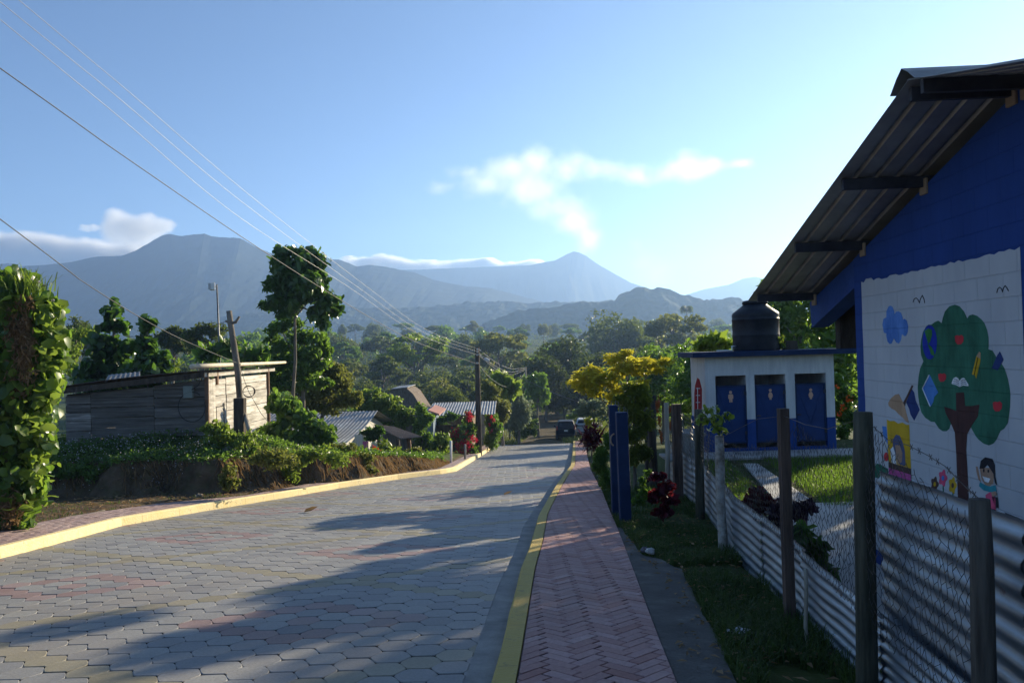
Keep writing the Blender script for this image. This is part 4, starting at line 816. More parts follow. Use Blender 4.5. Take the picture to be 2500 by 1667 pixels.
# the two large-leaved bushes behind the shack and the greenery round them
plant('large_leaf_bush', 'tall bush with broad glossy leaves left of the mast', 'bush', 27, [(258, 715, 26, 22), (262, 750, 32, 26), (240, 790, 50, 32), (290, 800, 34, 26), (270, 845, 60, 36), (200, 860, 50, 40), (250, 890, 70, 40)], 1700, .30, LD, W=.26, stem=(262, 900, 260, 730), stem_r=.07, big=True, up=.2, hang=.7, part='leaves', trunk='stem')
plant('large_leaf_bush', 'second smaller broad-leaved bush just right of the tallest one', 'bush', 26.5, [(340, 752, 20, 20), (335, 785, 28, 24), (350, 820, 34, 26), (325, 855, 50, 34), (370, 860, 36, 28)], 1100, .27, LD, W=.22, stem=(338, 900, 338, 760), stem_r=.06, big=True, up=.2, hang=.7, part='leaves', trunk='stem')
plant('garden_shrub', 'yellowish green shrub above the shack roof beside the broad-leaved bushes', 'shrub', 29, [(190, 765, 36, 24), (165, 800, 40, 40), (395, 845, 26, 20), (160, 850, 50, 40)], 1500, .14, LP, stem=(170, 900, 175, 780), part='leaves', trunk='stem')
for x, y, Y, rx, ry, lab in ((395, 770, 62, 36, 24, 'small rounded tree behind the broad-leaved bushes left of the mast'), (465, 765, 58, 46, 32, 'flat-crowned dark tree directly behind the antenna mast'), (180, 760, 75, 40, 30, 'far round tree peeping over the left bushes')):
    plant('back_tree', lab, 'tree', Y, [(x-rx*.5, y+4, rx*.6, ry*.7), (x+rx*.5, y, rx*.6, ry*.7), (x, y-ry*.4, rx*.6, ry*.6), (x-rx*.2, y+ry*.8, rx*.9, ry*.7), (x+rx*.5, y+ry*1.3, rx*.7, ry*.7)], 2200, .30, LF, stem=(x, 900, x, y+10), stem_r=.16)
plant('banana_plant', 'banana leaves hanging behind the bamboo pole of the shack', 'banana plant', 33, [(520, 800, 30, 26), (480, 815, 30, 20), (590, 815, 30, 24), (555, 825, 34, 20)], 150, .9, LM, W=.22, big=True, hang=.6, part='leaves', shell=(.2, .9))
# tall big-leaved tree
plant('tall_tree', 'tall tree with drooping dark leaves on a bare thin trunk', 'tree', 29, [(655, 580, 34, 22), (690, 585, 40, 24), (640, 612, 30, 26), (675, 615, 45, 24), (722, 610, 36, 30), (735, 635, 22, 18), (628, 650, 28, 28), (665, 655, 45, 28), (640, 690, 40, 22), (612, 705, 20, 12), (680, 700, 36, 22), (735, 670, 40, 26), (760, 695, 34, 22), (730, 715, 36, 22), (778, 712, 18, 14), (745, 745, 18, 18), (700, 680, 40, 24), (655, 720, 30, 12), (680, 640, 60, 50), (720, 670, 50, 40)], 4600, .36, LD, W=.15, stem=(668, 930, 684, 640), stem_r=.07, trunk_mat=bark, limb_lo=.78, big=True, up=.5, rand=.35, hang=1.0, depth=1.0, limb_n=12, droop=.25, frag=5)
plant('bushy_tree', 'bushy small-leaved tree round the foot of the tall tree', 'tree', 31, [(645, 755, 30, 20), (640, 790, 36, 26), (700, 770, 50, 26), (740, 790, 30, 24), (690, 815, 56, 30), (745, 830, 30, 30), (640, 830, 36, 30), (700, 860, 50, 30), (640, 880, 40, 30), (620, 860, 26, 30), (670, 740, 36, 18), (720, 880, 40, 24)], 6200, .22, LM, stem=(690, 940, 700, 820), stem_r=.11, limb_n=9)
plant('bushy_tree', 'shiny olive-leaved bush right of the tall trunk above the tin roof', 'tree', 33, [(760, 850, 40, 26), (790, 880, 34, 30), (745, 895, 46, 30), (790, 920, 40, 26), (700, 920, 46, 30), (735, 935, 50, 24), (820, 910, 22, 20), (770, 870, 40, 40), (720, 890, 40, 40)], 6500, .18, LO, stem=(720, 985, 750, 890), stem_r=.10, limb_n=9)
plant('broad_leaf_shrub', 'broad-leaved green shrub with red blossoms against the right end of the shack', 'shrub', 24.5, [(660, 935, 36, 30), (690, 960, 40, 30), (640, 985, 44, 30), (720, 985, 46, 28), (690, 1010, 60, 26), (755, 1005, 24, 24), (630, 930, 22, 24)], 2400, .24, LM, W=.13, big=True, hang=.5, part='leaves')
plant('garden_tree', 'light green tree with hanging leaves above the tin roof', 'tree', 42, [(850, 905, 34, 22), (885, 925, 36, 24), (850, 935, 40, 26), (900, 955, 30, 20), (830, 925, 24, 26), (910, 975, 22, 22), (880, 950, 40, 34), (930, 950, 24, 20)], 4600, .24, LP, stem=(865, 1000, 865, 920), stem_r=.1, part='crown', hang=.8)
plant('garden_tree', 'narrow dark green citrus tree between the lean-to and the red shrub', 'tree', 40, [(965, 945, 20, 20), (975, 970, 26, 24), (965, 1000, 26, 26), (985, 1020, 24, 26), (960, 1030, 24, 24)], 4200, .18, LM, stem=(972, 1060, 970, 970), stem_r=.08)
plant('papaya_plant', 'young papaya plant with drooping leaves beside the white pipe post', 'plant', 38, [(1010, 1005, 22, 14), (1022, 1018, 18, 18), (1000, 1022, 16, 14)], 160, .34, LP, W=.2, stem=(1012, 1062, 1012, 1008), stem_r=.05, big=True, hang=1.0, part='leaves', trunk='stem')
plant('red_flowered_shrub', 'shrub covered in red blossoms at the foot of the utility pole', 'shrub', 41, [(1075, 960, 14, 18), (1065, 985, 26, 24), (1085, 985, 16, 26), (1045, 1000, 22, 22), (1070, 1020, 30, 26), (1060, 1045, 24, 20), (1088, 1035, 14, 24)], 5200, .13, LM, part='leaves', stem=(1068, 1060, 1070, 990), stem_r=.05, trunk='stem')
e = [o for o in COL.objects if o.name == 'red_flowered_shrub'][0]
fb = [(tuple(PD(x, y, 40.6)-e.location), (r*40.6/1794, r*30/1794, r*40.6/1794)) for x, y, r in ((1076, 950, 8), (1078, 960, 7), (1048, 990, 9), (1040, 1002, 9), (1055, 1000, 7), (1068, 992, 6), (1062, 1018, 10), (1075, 1022, 10), (1050, 1022, 7), (1058, 1038, 9), (1072, 1040, 9), (1060, 1052, 9), (1083, 1004, 6), (1092, 1010, 6), (1045, 1012, 6), (1070, 1055, 7))]
link('blossoms', crown('blossoms', fb, 1500, .085, .06, shell=(.1, 1.5), up=.2, rand=.8), RED, e)
plant('flower_hedge', 'creeper hedge with a few red flowers right of the concrete post', 'hedge', 47, [(1130, 960, 14, 16), (1128, 985, 16, 20), (1145, 990, 16, 26), (1135, 1010, 16, 20), (1122, 1005, 10, 18), (1125, 1015, 18, 18), (1128, 970, 18, 18)], 4200, .15, LM, part='leaves')
e = [o for o in COL.objects if o.name == 'flower_hedge'][0]
fb = [(tuple(PD(x, y, 46.6)-e.location), (.09, .09, .12)) for x, y in ((1120, 948), (1128, 957), (1134, 965), (1124, 975), (1131, 988), (1126, 990))]
link('flowers', crown('flowers', fb, 120, .09, .075), RED, e)
plant('banana_plant', 'banana plant with upright bright leaves right of the utility pole', 'banana plant', 58, [(1145, 872, 14, 18), (1162, 878, 10, 16), (1175, 888, 14, 12), (1138, 895, 14, 10), (1155, 895, 16, 12)], 60, 1.5, LP, W=.5, big=True, hang=-.8, up=.1, part='leaves', shell=(.1, .7), stem=(1150, 970, 1153, 890), stem_r=.12, trunk='stem')
plant('street_tree', 'olive brown-leaved tree just right of the utility pole', 'tree', 54, [(1120, 890, 18, 16), (1128, 905, 24, 20), (1115, 925, 18, 18), (1140, 925, 22, 20), (1160, 935, 20, 22), (1150, 960, 24, 22), (1130, 950, 20, 20)], 5600, .2, LO, stem=(1140, 1000, 1140, 920), stem_r=.12)
plant('street_tree', 'silvery drooping tree between the pole and the round tree', 'tree', 62, [(1190, 915, 22, 16), (1200, 935, 26, 20), (1180, 945, 20, 20), (1195, 965, 24, 22), (1175, 975, 20, 20), (1210, 960, 18, 22)], 6000, .22, GREY, stem=(1190, 1000, 1192, 940), stem_r=.12, hang=.9)
plant('round_tree', 'evenly rounded green tree on a thin trunk beside the far track', 'tree', 74, [(1228, 868, 26, 20), (1245, 885, 22, 26), (1218, 890, 22, 24), (1238, 910, 26, 20), (1215, 920, 20, 18), (1255, 905, 12, 22)], 3600, .26, LM, stem=(1236, 965, 1234, 905), stem_r=.12)
plant('verge_bush', 'bright green feathery bush on the verge past the board fence', 'bush', 66, [(1215, 975, 22, 16), (1200, 990, 20, 16), (1228, 985, 14, 14), (1190, 975, 14, 18)], 2400, .24, LP, part='leaves')
plant('verge_bush', 'small dark rounded bush at the end of the board fence', 'bush', 64, [(1187, 985, 10, 16), (1186, 998, 9, 12)], 900, .16, LF, part='leaves')
plant('canna_plant', 'leafy canna clump with orange flowers below the lean-to', 'flower plant', 29.5, [(880, 1030, 30, 16), (905, 1045, 30, 20), (875, 1055, 26, 18), (920, 1060, 26, 16)], 420, .42, LP, W=.10, big=True, hang=-.8, up=.1, part='leaves')
e = [o for o in COL.objects if o.name == 'canna_plant'][0]
fb = [(tuple(PD(x, y, 28.9)-e.location), (.07, .07, .14)) for x, y in ((868, 1036), (876, 1040), (872, 1050), (884, 1046), (866, 1058), (880, 1056), (858, 1030))]
link('flowers', crown('flowers', fb, 170, .10, .07), ORG, e)
plant('garden_bush', 'yellow-green bush at the foot of the brown lean-to post', 'bush', 31, [(945, 1040, 24, 18), (960, 1060, 26, 18), (985, 1062, 24, 16), (940, 1065, 24, 14)], 1900, .14, LO, part='leaves')
plant('fern_bush', 'dense green bush in front of the stub post and shack corner', 'bush', 21.2, [(500, 985, 34, 22), (490, 1010, 36, 24), (530, 1015, 40, 26), (565, 1010, 30, 26), (520, 1045, 46, 22), (480, 985, 22, 14), (585, 1030, 30, 22)], 2000, .14, LP, W=.06, part='leaves', hang=.6, stem=None)
plant('bank_bush', 'bush hanging over the bank edge just right of the bare earth hollow', 'bush', 18.9, [(525, 1080, 24, 26), (535, 1105, 22, 22), (515, 1110, 16, 16), (640, 1060, 44, 30), (600, 1050, 36, 24)], 1400, .12, LO, W=.06, part='leaves')
plant('bank_bush', 'leafy creeper spilling down the bank below the tall tree', 'bush', 21.5, [(660, 1090, 34, 26), (690, 1060, 40, 24), (640, 1110, 24, 18), (720, 1040, 44, 22), (770, 1050, 34, 22)], 1700, .13, LP, W=.06, part='leaves')
plant('bank_bush', 'yellowish bush on the bank in front of the tin roof', 'bush', 24.3, [(800, 1040, 34, 22), (830, 1060, 34, 22), (790, 1070, 30, 18), (845, 1080, 30, 14), (760, 1035, 30, 18), (730, 1060, 26, 18)], 3000, .13, LO, W=.06, part='leaves')
plant('bank_bush', 'low leafy bush on the bank crest left of the stub post', 'bush', 20.6, [(440, 1045, 30, 14), (470, 1040, 26, 18), (410, 1050, 26, 12)], 1100, .10, LM, W=.05, part='leaves')
plant('bank_bush', 'dark leafy bush hanging over the earth bank beside the vine stump', 'bush', 19.8, [(120, 1080, 34, 26), (165, 1085, 34, 22), (210, 1085, 30, 16), (250, 1075, 30, 14), (100, 1050, 30, 24)], 2600, .11, LM, W=.055, part='leaves')
plant('bank_bush', 'straggly bush low on the bank above the pavement bend', 'bush', 28, [(860, 1068, 30, 14), (890, 1080, 26, 12), (930, 1082, 24, 10), (820, 1085, 24, 12)], 1800, .11, LO, W=.05, part='leaves')
plant('garden_bush', 'row of low green garden plants before the white pipe post', 'bush', 32, [(990, 1068, 22, 12), (965, 1078, 22, 10), (1012, 1062, 16, 12), (940, 1078, 18, 10)], 1700, .13, LM, part='leaves')
plant('garden_tree', 'light green small tree in front of the thatched hut', 'tree', 47, [(905, 945, 18, 16), (925, 958, 20, 16), (945, 965, 18, 14), (960, 935, 12, 12)], 2600, .2, LP, stem=(925, 1000, 925, 955), stem_r=.06)
plant('garden_bush', 'dark green bush between the long zinc roof and the red shrub', 'bush', 44, [(1010, 965, 20, 12), (1035, 960, 18, 12), (1000, 985, 22, 14), (1030, 985, 20, 14)], 2600, .16, LD, part='leaves')
plant('garden_bush', 'leafy dark creeper over the front of the lean-to porch', 'bush', 29.8, [(850, 990, 20, 12), (870, 985, 18, 12), (862, 1005, 22, 10)], 1300, .14, LD, part='leaves')
plant('garden_bush', 'wild mixed bushes along the pavement below the lean-to', 'bush', 31.5, [(900, 1075, 26, 12), (870, 1078, 26, 10), (930, 1070, 26, 14), (960, 1072, 24, 12), (985, 1072, 20, 10)], 3000, .13, LO, W=.06, part='leaves')
# dry grass hanging on the cut bank
k = 60000; Yb = RNG.uniform(18.2, 33, k); Xb = RNG.uniform(-12, -2, k); dd = bank_d(Xb, Yb); keep = (dd > .0) & (dd < np.where(Yb > 24.5, 1.3, .75)) & (Xb < WL(Yb)-.1) & ((Xb > -7.6) | (fbm(Xb*1.3, Yb*1.3, 2) > .42)); Xb, Yb = Xb[keep][:9000], Yb[keep][:9000]; k = len(Xb)
Pg = on_ground(Xb, Yb); C = Pg+np.array([0, 0, .06]); A = np.stack([RNG.normal(.35, .3, k), RNG.normal(-.15, .3, k), np.full(k, -1.)], 1)
V, Fc, q = leaf_tris(C, A, np.stack([np.full(k, .6), np.full(k, -.5), np.full(k, .4)], 1)+rnd(k, .3), RNG.uniform(.15, .45, k), np.full(k, .022))
tag(link('dry_grass', np_mesh('dry_grass', V, Fc, False, {'tint': np.repeat(RNG.random(k), q)}), DRY), 'dry brown grass hanging down the cut earth bank', 'dry grass', kind='stuff')
# weeds on the bank
k = 170000; Yb = RNG.uniform(18.6, 36, k); Xb = RNG.uniform(-17, -2.2, k); dd = bank_d(Xb, Yb)
keep = (dd > .5) & ~((Xb < SX+.1) & (Xb > LXs-.1) & (Yb > SY-.1)) & (Yb < 23+(Xb > SX)*13) & (fbm(Xb*.8, Yb*.8, 3) > .26); Xb, Yb = Xb[keep][:64000], Yb[keep][:64000]; k = len(Xb)
Pg = on_ground(Xb, Yb); hgt = RNG.beta(1.5, 3, k)*(.08+.42*fbm(Xb*.6+7, Yb*.6, 2)); C = Pg+np.stack([np.zeros(k), np.zeros(k), hgt], 1)
N = rnd(k, .6)+np.array([.1, -.2, .8]); A = np.cross(N, rnd(k)); sz_ = RNG.uniform(.05, .13, k)
V, Fc, q = leaf_tris(C, A, N, sz_, sz_*.55)
tag(link('weeds', np_mesh('weeds', V, Fc, False, {'tint': np.repeat(np.clip(RNG.normal(.5, .22, k)+(fbm(Xb*1.1, Yb*1.1, 3)-.48)*2.2, 0, 1), q)}), LM), 'low green weeds covering the top of the left bank', 'weeds', kind='stuff')
k = 700; Xb = RNG.uniform(LXs-2, SX+.6, k); Yb = RNG.uniform(19.6, 21.6, k); Pg = on_ground(Xb, Yb)+np.stack([np.zeros(k), np.zeros(k), RNG.uniform(.15, .4, k)], 1)
V, Fc, q = leaf_tris(Pg, rnd(k), rnd(k), np.full(k, .035), np.full(k, .03)); tag(link('weed_flowers', np_mesh('weed_flowers', V, Fc, False, {'tint': np.repeat(RNG.random(k), q)}), WHT), 'tiny pale flowers above the bank weeds before the shack', 'flowers', kind='stuff')
k = 6000; Yb = RNG.uniform(9, 20, k); Xb = WL(Yb)-.08-RNG.uniform(0, 1, k)**1.5*4.5; Pg = on_ground(Xb, Yb); keep = fbm(Xb*1.6, Yb*1.6, 3) > .47; Pg = Pg[keep]; k = len(Pg)
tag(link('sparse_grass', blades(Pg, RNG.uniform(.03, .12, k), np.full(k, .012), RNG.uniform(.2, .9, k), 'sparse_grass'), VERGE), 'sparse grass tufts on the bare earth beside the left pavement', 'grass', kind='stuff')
k = 1500; Yb = RNG.uniform(10, 20.5, k); Xb = WL(Yb)-.1-RNG.uniform(0, 1, k)*4.5; Pg = on_ground(Xb, Yb)+np.array([0, 0, .02]); a_ = RNG.uniform(0, 6.28, k)
V, Fc, q = leaf_tris(Pg, np.stack([np.cos(a_), np.sin(a_), RNG.normal(.1, .15, k)], 1), rnd(k, .3)+np.array([0, 0, 1]), RNG.uniform(.04, .22, k), RNG.uniform(.012, .05, k))
tag(link('dead_leaves', np_mesh('dead_leaves', V, Fc, False, {'tint': np.repeat(RNG.random(k), q)}), DRY), 'scattered dead leaves and straw on the bare earth', 'dead leaves', kind='stuff')
# stones, sticks and dead leaves on the bare earth
stone_m = mat('brown_stone', (.14, .11, .085), (.30, .26, .21), scale=6, rough=.9, bump=.6)
def rock(x, y, s, label, off=.16):
    g = GD(x, y, off); g.z = gz(g.x, g.y); mb = MB(); V = []; n = 9
    for i in range(6):
        for j in range(n):
            a = 2*math.pi*j/n; ph = math.pi*(i+.5)/6; r = s*random.uniform(.75, 1.1); V.append((g.x+math.cos(a)*math.sin(ph)*r*1.2, g.y+math.sin(a)*math.sin(ph)*r, g.z+math.cos(ph)*r*.7+s*.2))
    mb.raw(V, [(i*n+j, (i+1)*n+j, (i+1)*n+(j+1) % n, i*n+(j+1) % n) for i in range(5) for j in range(n)]+[tuple(range(n)), tuple(5*n+j for j in range(n))[::-1]])
    tag(mb.build('stone', stone_m, org=g, smooth=False), label, 'stone')
rock(525, 1121, .16, 'largest brown stone at the bank foot below the stub post'); rock(612, 1106, .13, 'pale yellowish stone at the foot of the bank creeper'); rock(458, 1137, .10, 'small dark stone on the bare earth left of the largest stone')
def stick(pts, r, label):
    Q = [GD(x, y, .2) for x, y in pts]
    for q in Q: q.z = gz(q.x, q.y)+.03
    tag(MB().tube(Q, r, 6, jit=.1).build('stick', bark, org=Q[0]), label, 'stick')
stick([(815, 1068), (835, 1078), (852, 1086)], .045, 'dark fallen branch lying at the bank foot below the canna'); stick([(150, 1180), (205, 1172), (240, 1165)], .02, 'pale dead stick lying on the bare earth near the vine stump'); stick([(300, 1188), (325, 1170), (322, 1160)], .03, 'short crooked root sticking up beside the left pavement'); stick([(370, 1168), (420, 1163)], .05, 'flat dark offcut of wood at the pavement edge')
# ================= right of the street: school, toilets, fence =================
blue_wall = mat('blue_wall_paint', (.015, .052, .20), (.022, .068, .26), scale=2.5, rough=.75, bump=.25, bscale=25)
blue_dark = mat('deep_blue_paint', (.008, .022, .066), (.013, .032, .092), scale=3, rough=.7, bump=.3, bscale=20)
white_wall = mat('white_wall_paint', (.50, .51, .52), (.66, .66, .65), scale=2.4, stretch=(3, 3, .5), rough=.85, bump=.25, bscale=25)
steel = mat('dark_purlin_steel', (.035, .035, .045), (.07, .07, .08), scale=4, rough=.6, metal=.3)
sheet_m = mat('roof_sheet_underside', (.28, .27, .255), (.42, .41, .385), scale=1.6, rough=.5, metal=.6)
mortar = mat('mortar_patch', (.32, .24, .17), rough=.95)
def block_wall(name, c, c2, cw=.4, ch=.2):
    """painted hollow-block wall: courses 0.2 m high show as shallow joints"""
    m = mat(name, c, c2, scale=5 if name.startswith('paint') else 1.8, rough=.85, detail=9, ramp=(.3, .7), stretch=(1, 1, .45)); nt = m.node_tree; b = nt.nodes['Principled BSDF']; tc = [n for n in nt.nodes if n.type == 'TEX_COORD'][0]
    sx = nd(nt, 'ShaderNodeSeparateXYZ'); cb = nd(nt, 'ShaderNodeCombineXYZ'); nt.links.new(tc.outputs['Object'], sx.inputs[0]); nt.links.new(sx.outputs[1], cb.inputs[0]); nt.links.new(sx.outputs[2], cb.inputs[1])
    br = nd(nt, 'ShaderNodeTexBrick'); br.inputs['Scale'].default_value = 1; br.inputs['Brick Width'].default_value = cw; br.inputs['Row Height'].default_value = ch; br.inputs['Mortar Size'].default_value = .006; br.inputs['Mortar Smooth'].default_value = .6
    br.inputs['Color1'].default_value = br.inputs['Color2'].default_value = (1, 1, 1, 1); br.inputs['Mortar'].default_value = (0, 0, 0, 1); nt.links.new(cb.outputs[0], br.inputs['Vector'])
    n = nd(nt, 'ShaderNodeTexNoise'); n.inputs['Scale'].default_value = 22; n.inputs['Detail'].default_value = 6; nt.links.new(tc.outputs['Object'], n.inputs['Vector'])
    ad = nd(nt, 'ShaderNodeMath', operation='MULTIPLY_ADD'); ad.inputs[1].default_value = .22; nt.links.new(n.outputs[0], ad.inputs[0]); nt.links.new(br.outputs['Color'], ad.inputs[2])
    bp = nd(nt, 'ShaderNodeBump'); bp.inputs['Strength'].default_value = .8; bp.inputs['Distance'].default_value = .008; nt.links.new(ad.outputs[0], bp.inputs['Height']); nt.links.new(bp.outputs[0], b.inputs['Normal']); return m
A0 = P(2112, 832.6, 9.44); dv = ray(1346, 854); dW = Vector((dv.x, dv.y, 0)).normalized(); nW = Vector((-dW.y, dW.x, 0))
def W(x, y, off=0.0):
    d = ray(x, y); t = (A0.dot(nW)+off)/d.dot(nW); return d*t
def sW(p): return (p-A0).dot(dW)
def atW(s, z, off=0.0): p = A0+dW*s+nW*off; return Vector((p.x, p.y, z))
s_far = sW(W(2089, 800)); g1 = W(2448, 258); g2 = W(2114, 602); sl_ = (g1.z-g2.z)/(sW(g1)-sW(g2))
s_r = sW(W(2494, 300)); z_r = g1.z+sl_*(s_r-sW(g1)); s_near = 2*s_r-s_far
def zg(s): return z_r-abs(s-s_r)*abs(sl_)
school = empty('school_building', atW(s_far, YARD), 'blue school building with a painted mural and corrugated roof at the right', 'building')
mb = MB(); inn = -nW*.16
mb.prism([atW(s_far, YARD-.3), atW(s_near, YARD-.3), atW(s_near, zg(s_near)), atW(s_r, z_r), atW(s_far, zg(s_far))][::-1], inn)
mb.build('gable_wall', block_wall('blue_block_wall', (.014, .050, .21), (.022, .068, .28)), school)
mb = MB(); e0 = s_far+2.05
q = [W(2112, 606), W(1976, 738), W(1981, 800), W(2088, 700)]; q = [Vector(p)-nW*.005 for p in q]; mb.prism([q[0], q[3], q[2], q[1]], -nW*.24); mb.build('eaves_beam', blue_wall, school)
# wall on the far (yard) side and a recessed dark lintel of the porch
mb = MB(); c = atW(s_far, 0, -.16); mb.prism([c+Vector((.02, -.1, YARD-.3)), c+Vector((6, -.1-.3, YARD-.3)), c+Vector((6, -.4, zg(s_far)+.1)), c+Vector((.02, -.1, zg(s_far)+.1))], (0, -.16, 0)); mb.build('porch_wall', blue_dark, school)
mb = MB(); a = P(2044, 772, 11.2); b = P(2044, 851, 11.2); mb.box((a.x+1.2, 11.2, (b.z+.75)/2), (2.4, .16, .75-b.z)); mb.build('porch_lintel', wood_dark, school)
# roof: ribbed sheets on steel purlins
OV = .87; R_ov = 6.0; lift = .11
def roof_pt(s, off): return atW(s, zg(s)+lift, off)
def ribbed(name, sa, sb, rows=2):
    prof = []; x = 0
    L_ = OV+R_ov
    while x < L_:
        prof += [(x, 0), (x+.135, 0), (x+.155, .032), (x+.185, .032), (x+.205, 0)]; x += .21
    V = []; N = len(prof)
    for r in range(rows+1):
        s = sa+(sb-sa)*r/rows
        for x, h in prof: p = roof_pt(s, OV-x); V.append((p.x, p.y, p.z+h))
    mb = MB(); mb.raw(V, [(r*N+i, r*N+i+1, (r+1)*N+i+1, (r+1)*N+i) for r in range(rows) for i in range(N-1)]); o = mb.build(name, sheet_m, school)
    sm = o.modifiers.new('thickness', 'SOLIDIFY'); sm.thickness = .003; return o
s_eave = sW(W(1978, 735))+.12
ribbed('roof_slope', s_r-.02, s_eave); ribbed('roof_slope', s_r+.02, 2*s_r-s_eave)
mb = MB(); V = []
for off in (OV+.05, -R_ov):
    for ds, dz in ((-.22, -.03), (-.1, .03), (0, .06), (.1, .03), (.22, -.03)): p = atW(s_r+ds, zg(s_r+ds)+lift+dz+.02, off); V.append(p)
mb.raw(V, [(i, i+1, i+6, i+5) for i in range(4)]); o = mb.build('ridge_cap', zinc, school); sm = o.modifiers.new('thickness', 'SOLIDIFY'); sm.thickness = .004
def purlin(s, drop=.07, h=.11, w=.05):
    z = zg(s)+lift-drop+.0; mb = MB(); mb.beam(atW(s, z, OV-.06), atW(s, z, -.6), w, h); mb.build('purlin', steel, school)
    mb = MB(); mb.box(atW(s, z-.05, .012), (.03, .13, .16)); mb.build('mortar_patch', mortar, school, bevel=.01)
for s in (s_r+.10, s_r-.10, sW(W(2258, 452)), sW(W(2109, 620)), sW(W(1984, 738))-.1): purlin(s)
for s in (2*s_r-sW(W(2258, 452)), 2*s_r-sW(W(2109, 620))): purlin(s)
# --- mural: white field painted on the block wall, and the figures on it ---
def z1(x, y): return (2080+x/5.6, 580+y/5.6)
s_a = sW(W(2107, 800)); s_b = sW(W(2494.5, 700)); zt_ = W(2112, 688).z; mb = MB(); N = 44
top = [atW(s_a+(s_b-s_a)*i/N, zt_+random.uniform(-.012, .012)+(.05 if 1 < i < 5 else 0)*.5, .004) for i in range(N+1)]; lft = [atW(s_a+random.uniform(-.006, .006), YARD+.2+(zt_-YARD-.2)*i/20, .004) for i in range(20)]
mb.prism((lft+top+[atW(s_b, YARD+.2, .004)])[::-1], -nW*.003); mural = mb.build('mural_field', block_wall('white_block_wall', (.46, .475, .50), (.58, .59, .60)), school)
def dab(name, c1, c2=None, sc=6): c2 = c2 or tuple(x*1.45+.01 for x in c1); return block_wall('paint_'+name, tuple(x*.82 for x in c1), tuple(x*1.12 for x in c2))
PAL = dict(green=dab('green', (.020, .105, .060), (.045, .19, .115), 7), trunk=dab('trunk', (.055, .022, .022), (.085, .035, .03)), sky=dab('sky', (.05, .17, .55), (.14, .30, .66), 5), globe=dab('globe', (.010, .030, .36), (.02, .05, .45)), land=dab('land', (.03, .18, .04)),
    apple=dab('apple', (.55, .030, .045), (.66, .05, .06)), white=dab('white', (.72, .72, .72)), yellow=dab('yellow', (.60, .36, .010), (.68, .42, .02)), tan=dab('tan', (.46, .28, .16), (.52, .33, .2)), navy=dab('navy', (.020, .040, .16), (.03, .06, .21)), blue=dab('blue', (.05, .19, .55), (.09, .26, .62)),
    ink=dab('ink', (.015, .013, .018)), pink=dab('pink', (.52, .08, .28), (.6, .12, .34)), rose=dab('rose', (.58, .07, .15)), skin=dab('skin', (.40, .24, .16), (.45, .28, .19)), teal=dab('teal', (.02, .22, .26)), brown=dab('brown', (.075, .04, .03)), hair=dab('hair', (.09, .10, .19), (.13, .14, .25)))
def paint(name, col, pts, layer):
    q = [W(*z1(x, y), .004+.0022*layer) for x, y in pts]; mb = MB(); mb.prism(q, nW*-.0015); return mb.build(name, PAL[col], mural)
def oval(cx, cy, rx, ry, n=20): return [(cx+rx*math.cos(2*math.pi*i/n), cy+ry*math.sin(2*math.pi*i/n)) for i in range(n)]
def line(name, col, pts, layer, r=.006):
    q = [W(*z1(x, y), .004+.0022*layer) for x, y in pts]; mb = MB(); mb.tube(q, r*.7, 5); return mb.build(name, PAL[col], mural)
paint('painted_cloud', 'sky', [(415, 1190), (430, 1110), (470, 1090), (470, 1010), (500, 940), (525, 930), (555, 950), (578, 1010), (580, 1050), (600, 1015), (635, 1008), (670, 1030), (692, 1090), (695, 1120), (720, 1110), (750, 1140), (768, 1210), (762, 1290), (740, 1340), (715, 1348), (690, 1320), (680, 1330), (670, 1400), (640, 1448), (600, 1430), (572, 1375), (562, 1400), (540, 1450), (515, 1455), (485, 1420), (470, 1350), (470, 1310), (435, 1300)], 1)
line('painted_bird', 'ink', [(835, 885), (850, 840), (878, 825), (905, 850), (922, 895), (935, 840), (962, 790), (985, 840), (995, 895)], 1)
line('painted_bird', 'ink', [(1980, 755), (1995, 700), (2020, 680), (2045, 700), (2058, 745), (2070, 690), (2095, 657), (2120, 690), (2140, 730)], 1)
paint('painted_tree_crown', 'green', [(1085, 1190), (1130, 1155), (1180, 1135), (1225, 1170), (1240, 1100), (1270, 1010), (1330, 940), (1405, 917), (1470, 940), (1530, 1010), (1575, 1105), (1600, 1065), (1650, 1050), (1710, 1070), (1770, 1120), (1810, 1170), (1845, 1260), (1865, 1360), (1868, 1480), (1862, 1525), (1920, 1545), (1975, 1640), (2040, 1720), (2085, 1790), (2130, 1930), (2155, 2060), (2165, 2150), (2160, 2300), (2145, 2440), (2130, 2530), (2080, 2610), (2030, 2640), (2005, 2690), (1975, 2760), (1930, 2815), (1870, 2838), (1800, 2815), (1730, 2760), (1690, 2710), (1650, 2640), (1620, 2580), (1560, 2480), (1400, 2480), (1345, 2560), (1330, 2610), (1290, 2645), (1240, 2645), (1190, 2610), (1150, 2550), (1130, 2520), (1080, 2515), (1000, 2460), (950, 2390), (925, 2300), (905, 2170), (898, 2050), (910, 1900), (930, 1790), (975, 1690), (945, 1610), (935, 1500), (945, 1400), (970, 1290), (1010, 1220), (1045, 1190)], 1)
paint('painted_tree_trunk', 'trunk', [(1420, 2120), (1530, 2115), (1545, 2300), (1640, 2300), (1740, 2280), (1720, 2440), (1640, 2560), (1572, 2690), (1558, 2900), (1570, 3080), (1582, 3304), (1602, 3740), (1450, 3690), (1440, 3364), (1425, 2964), (1405, 2664), (1345, 2520), (1280, 2400), (1260, 2310), (1330, 2330), (1425, 2370)], 2)
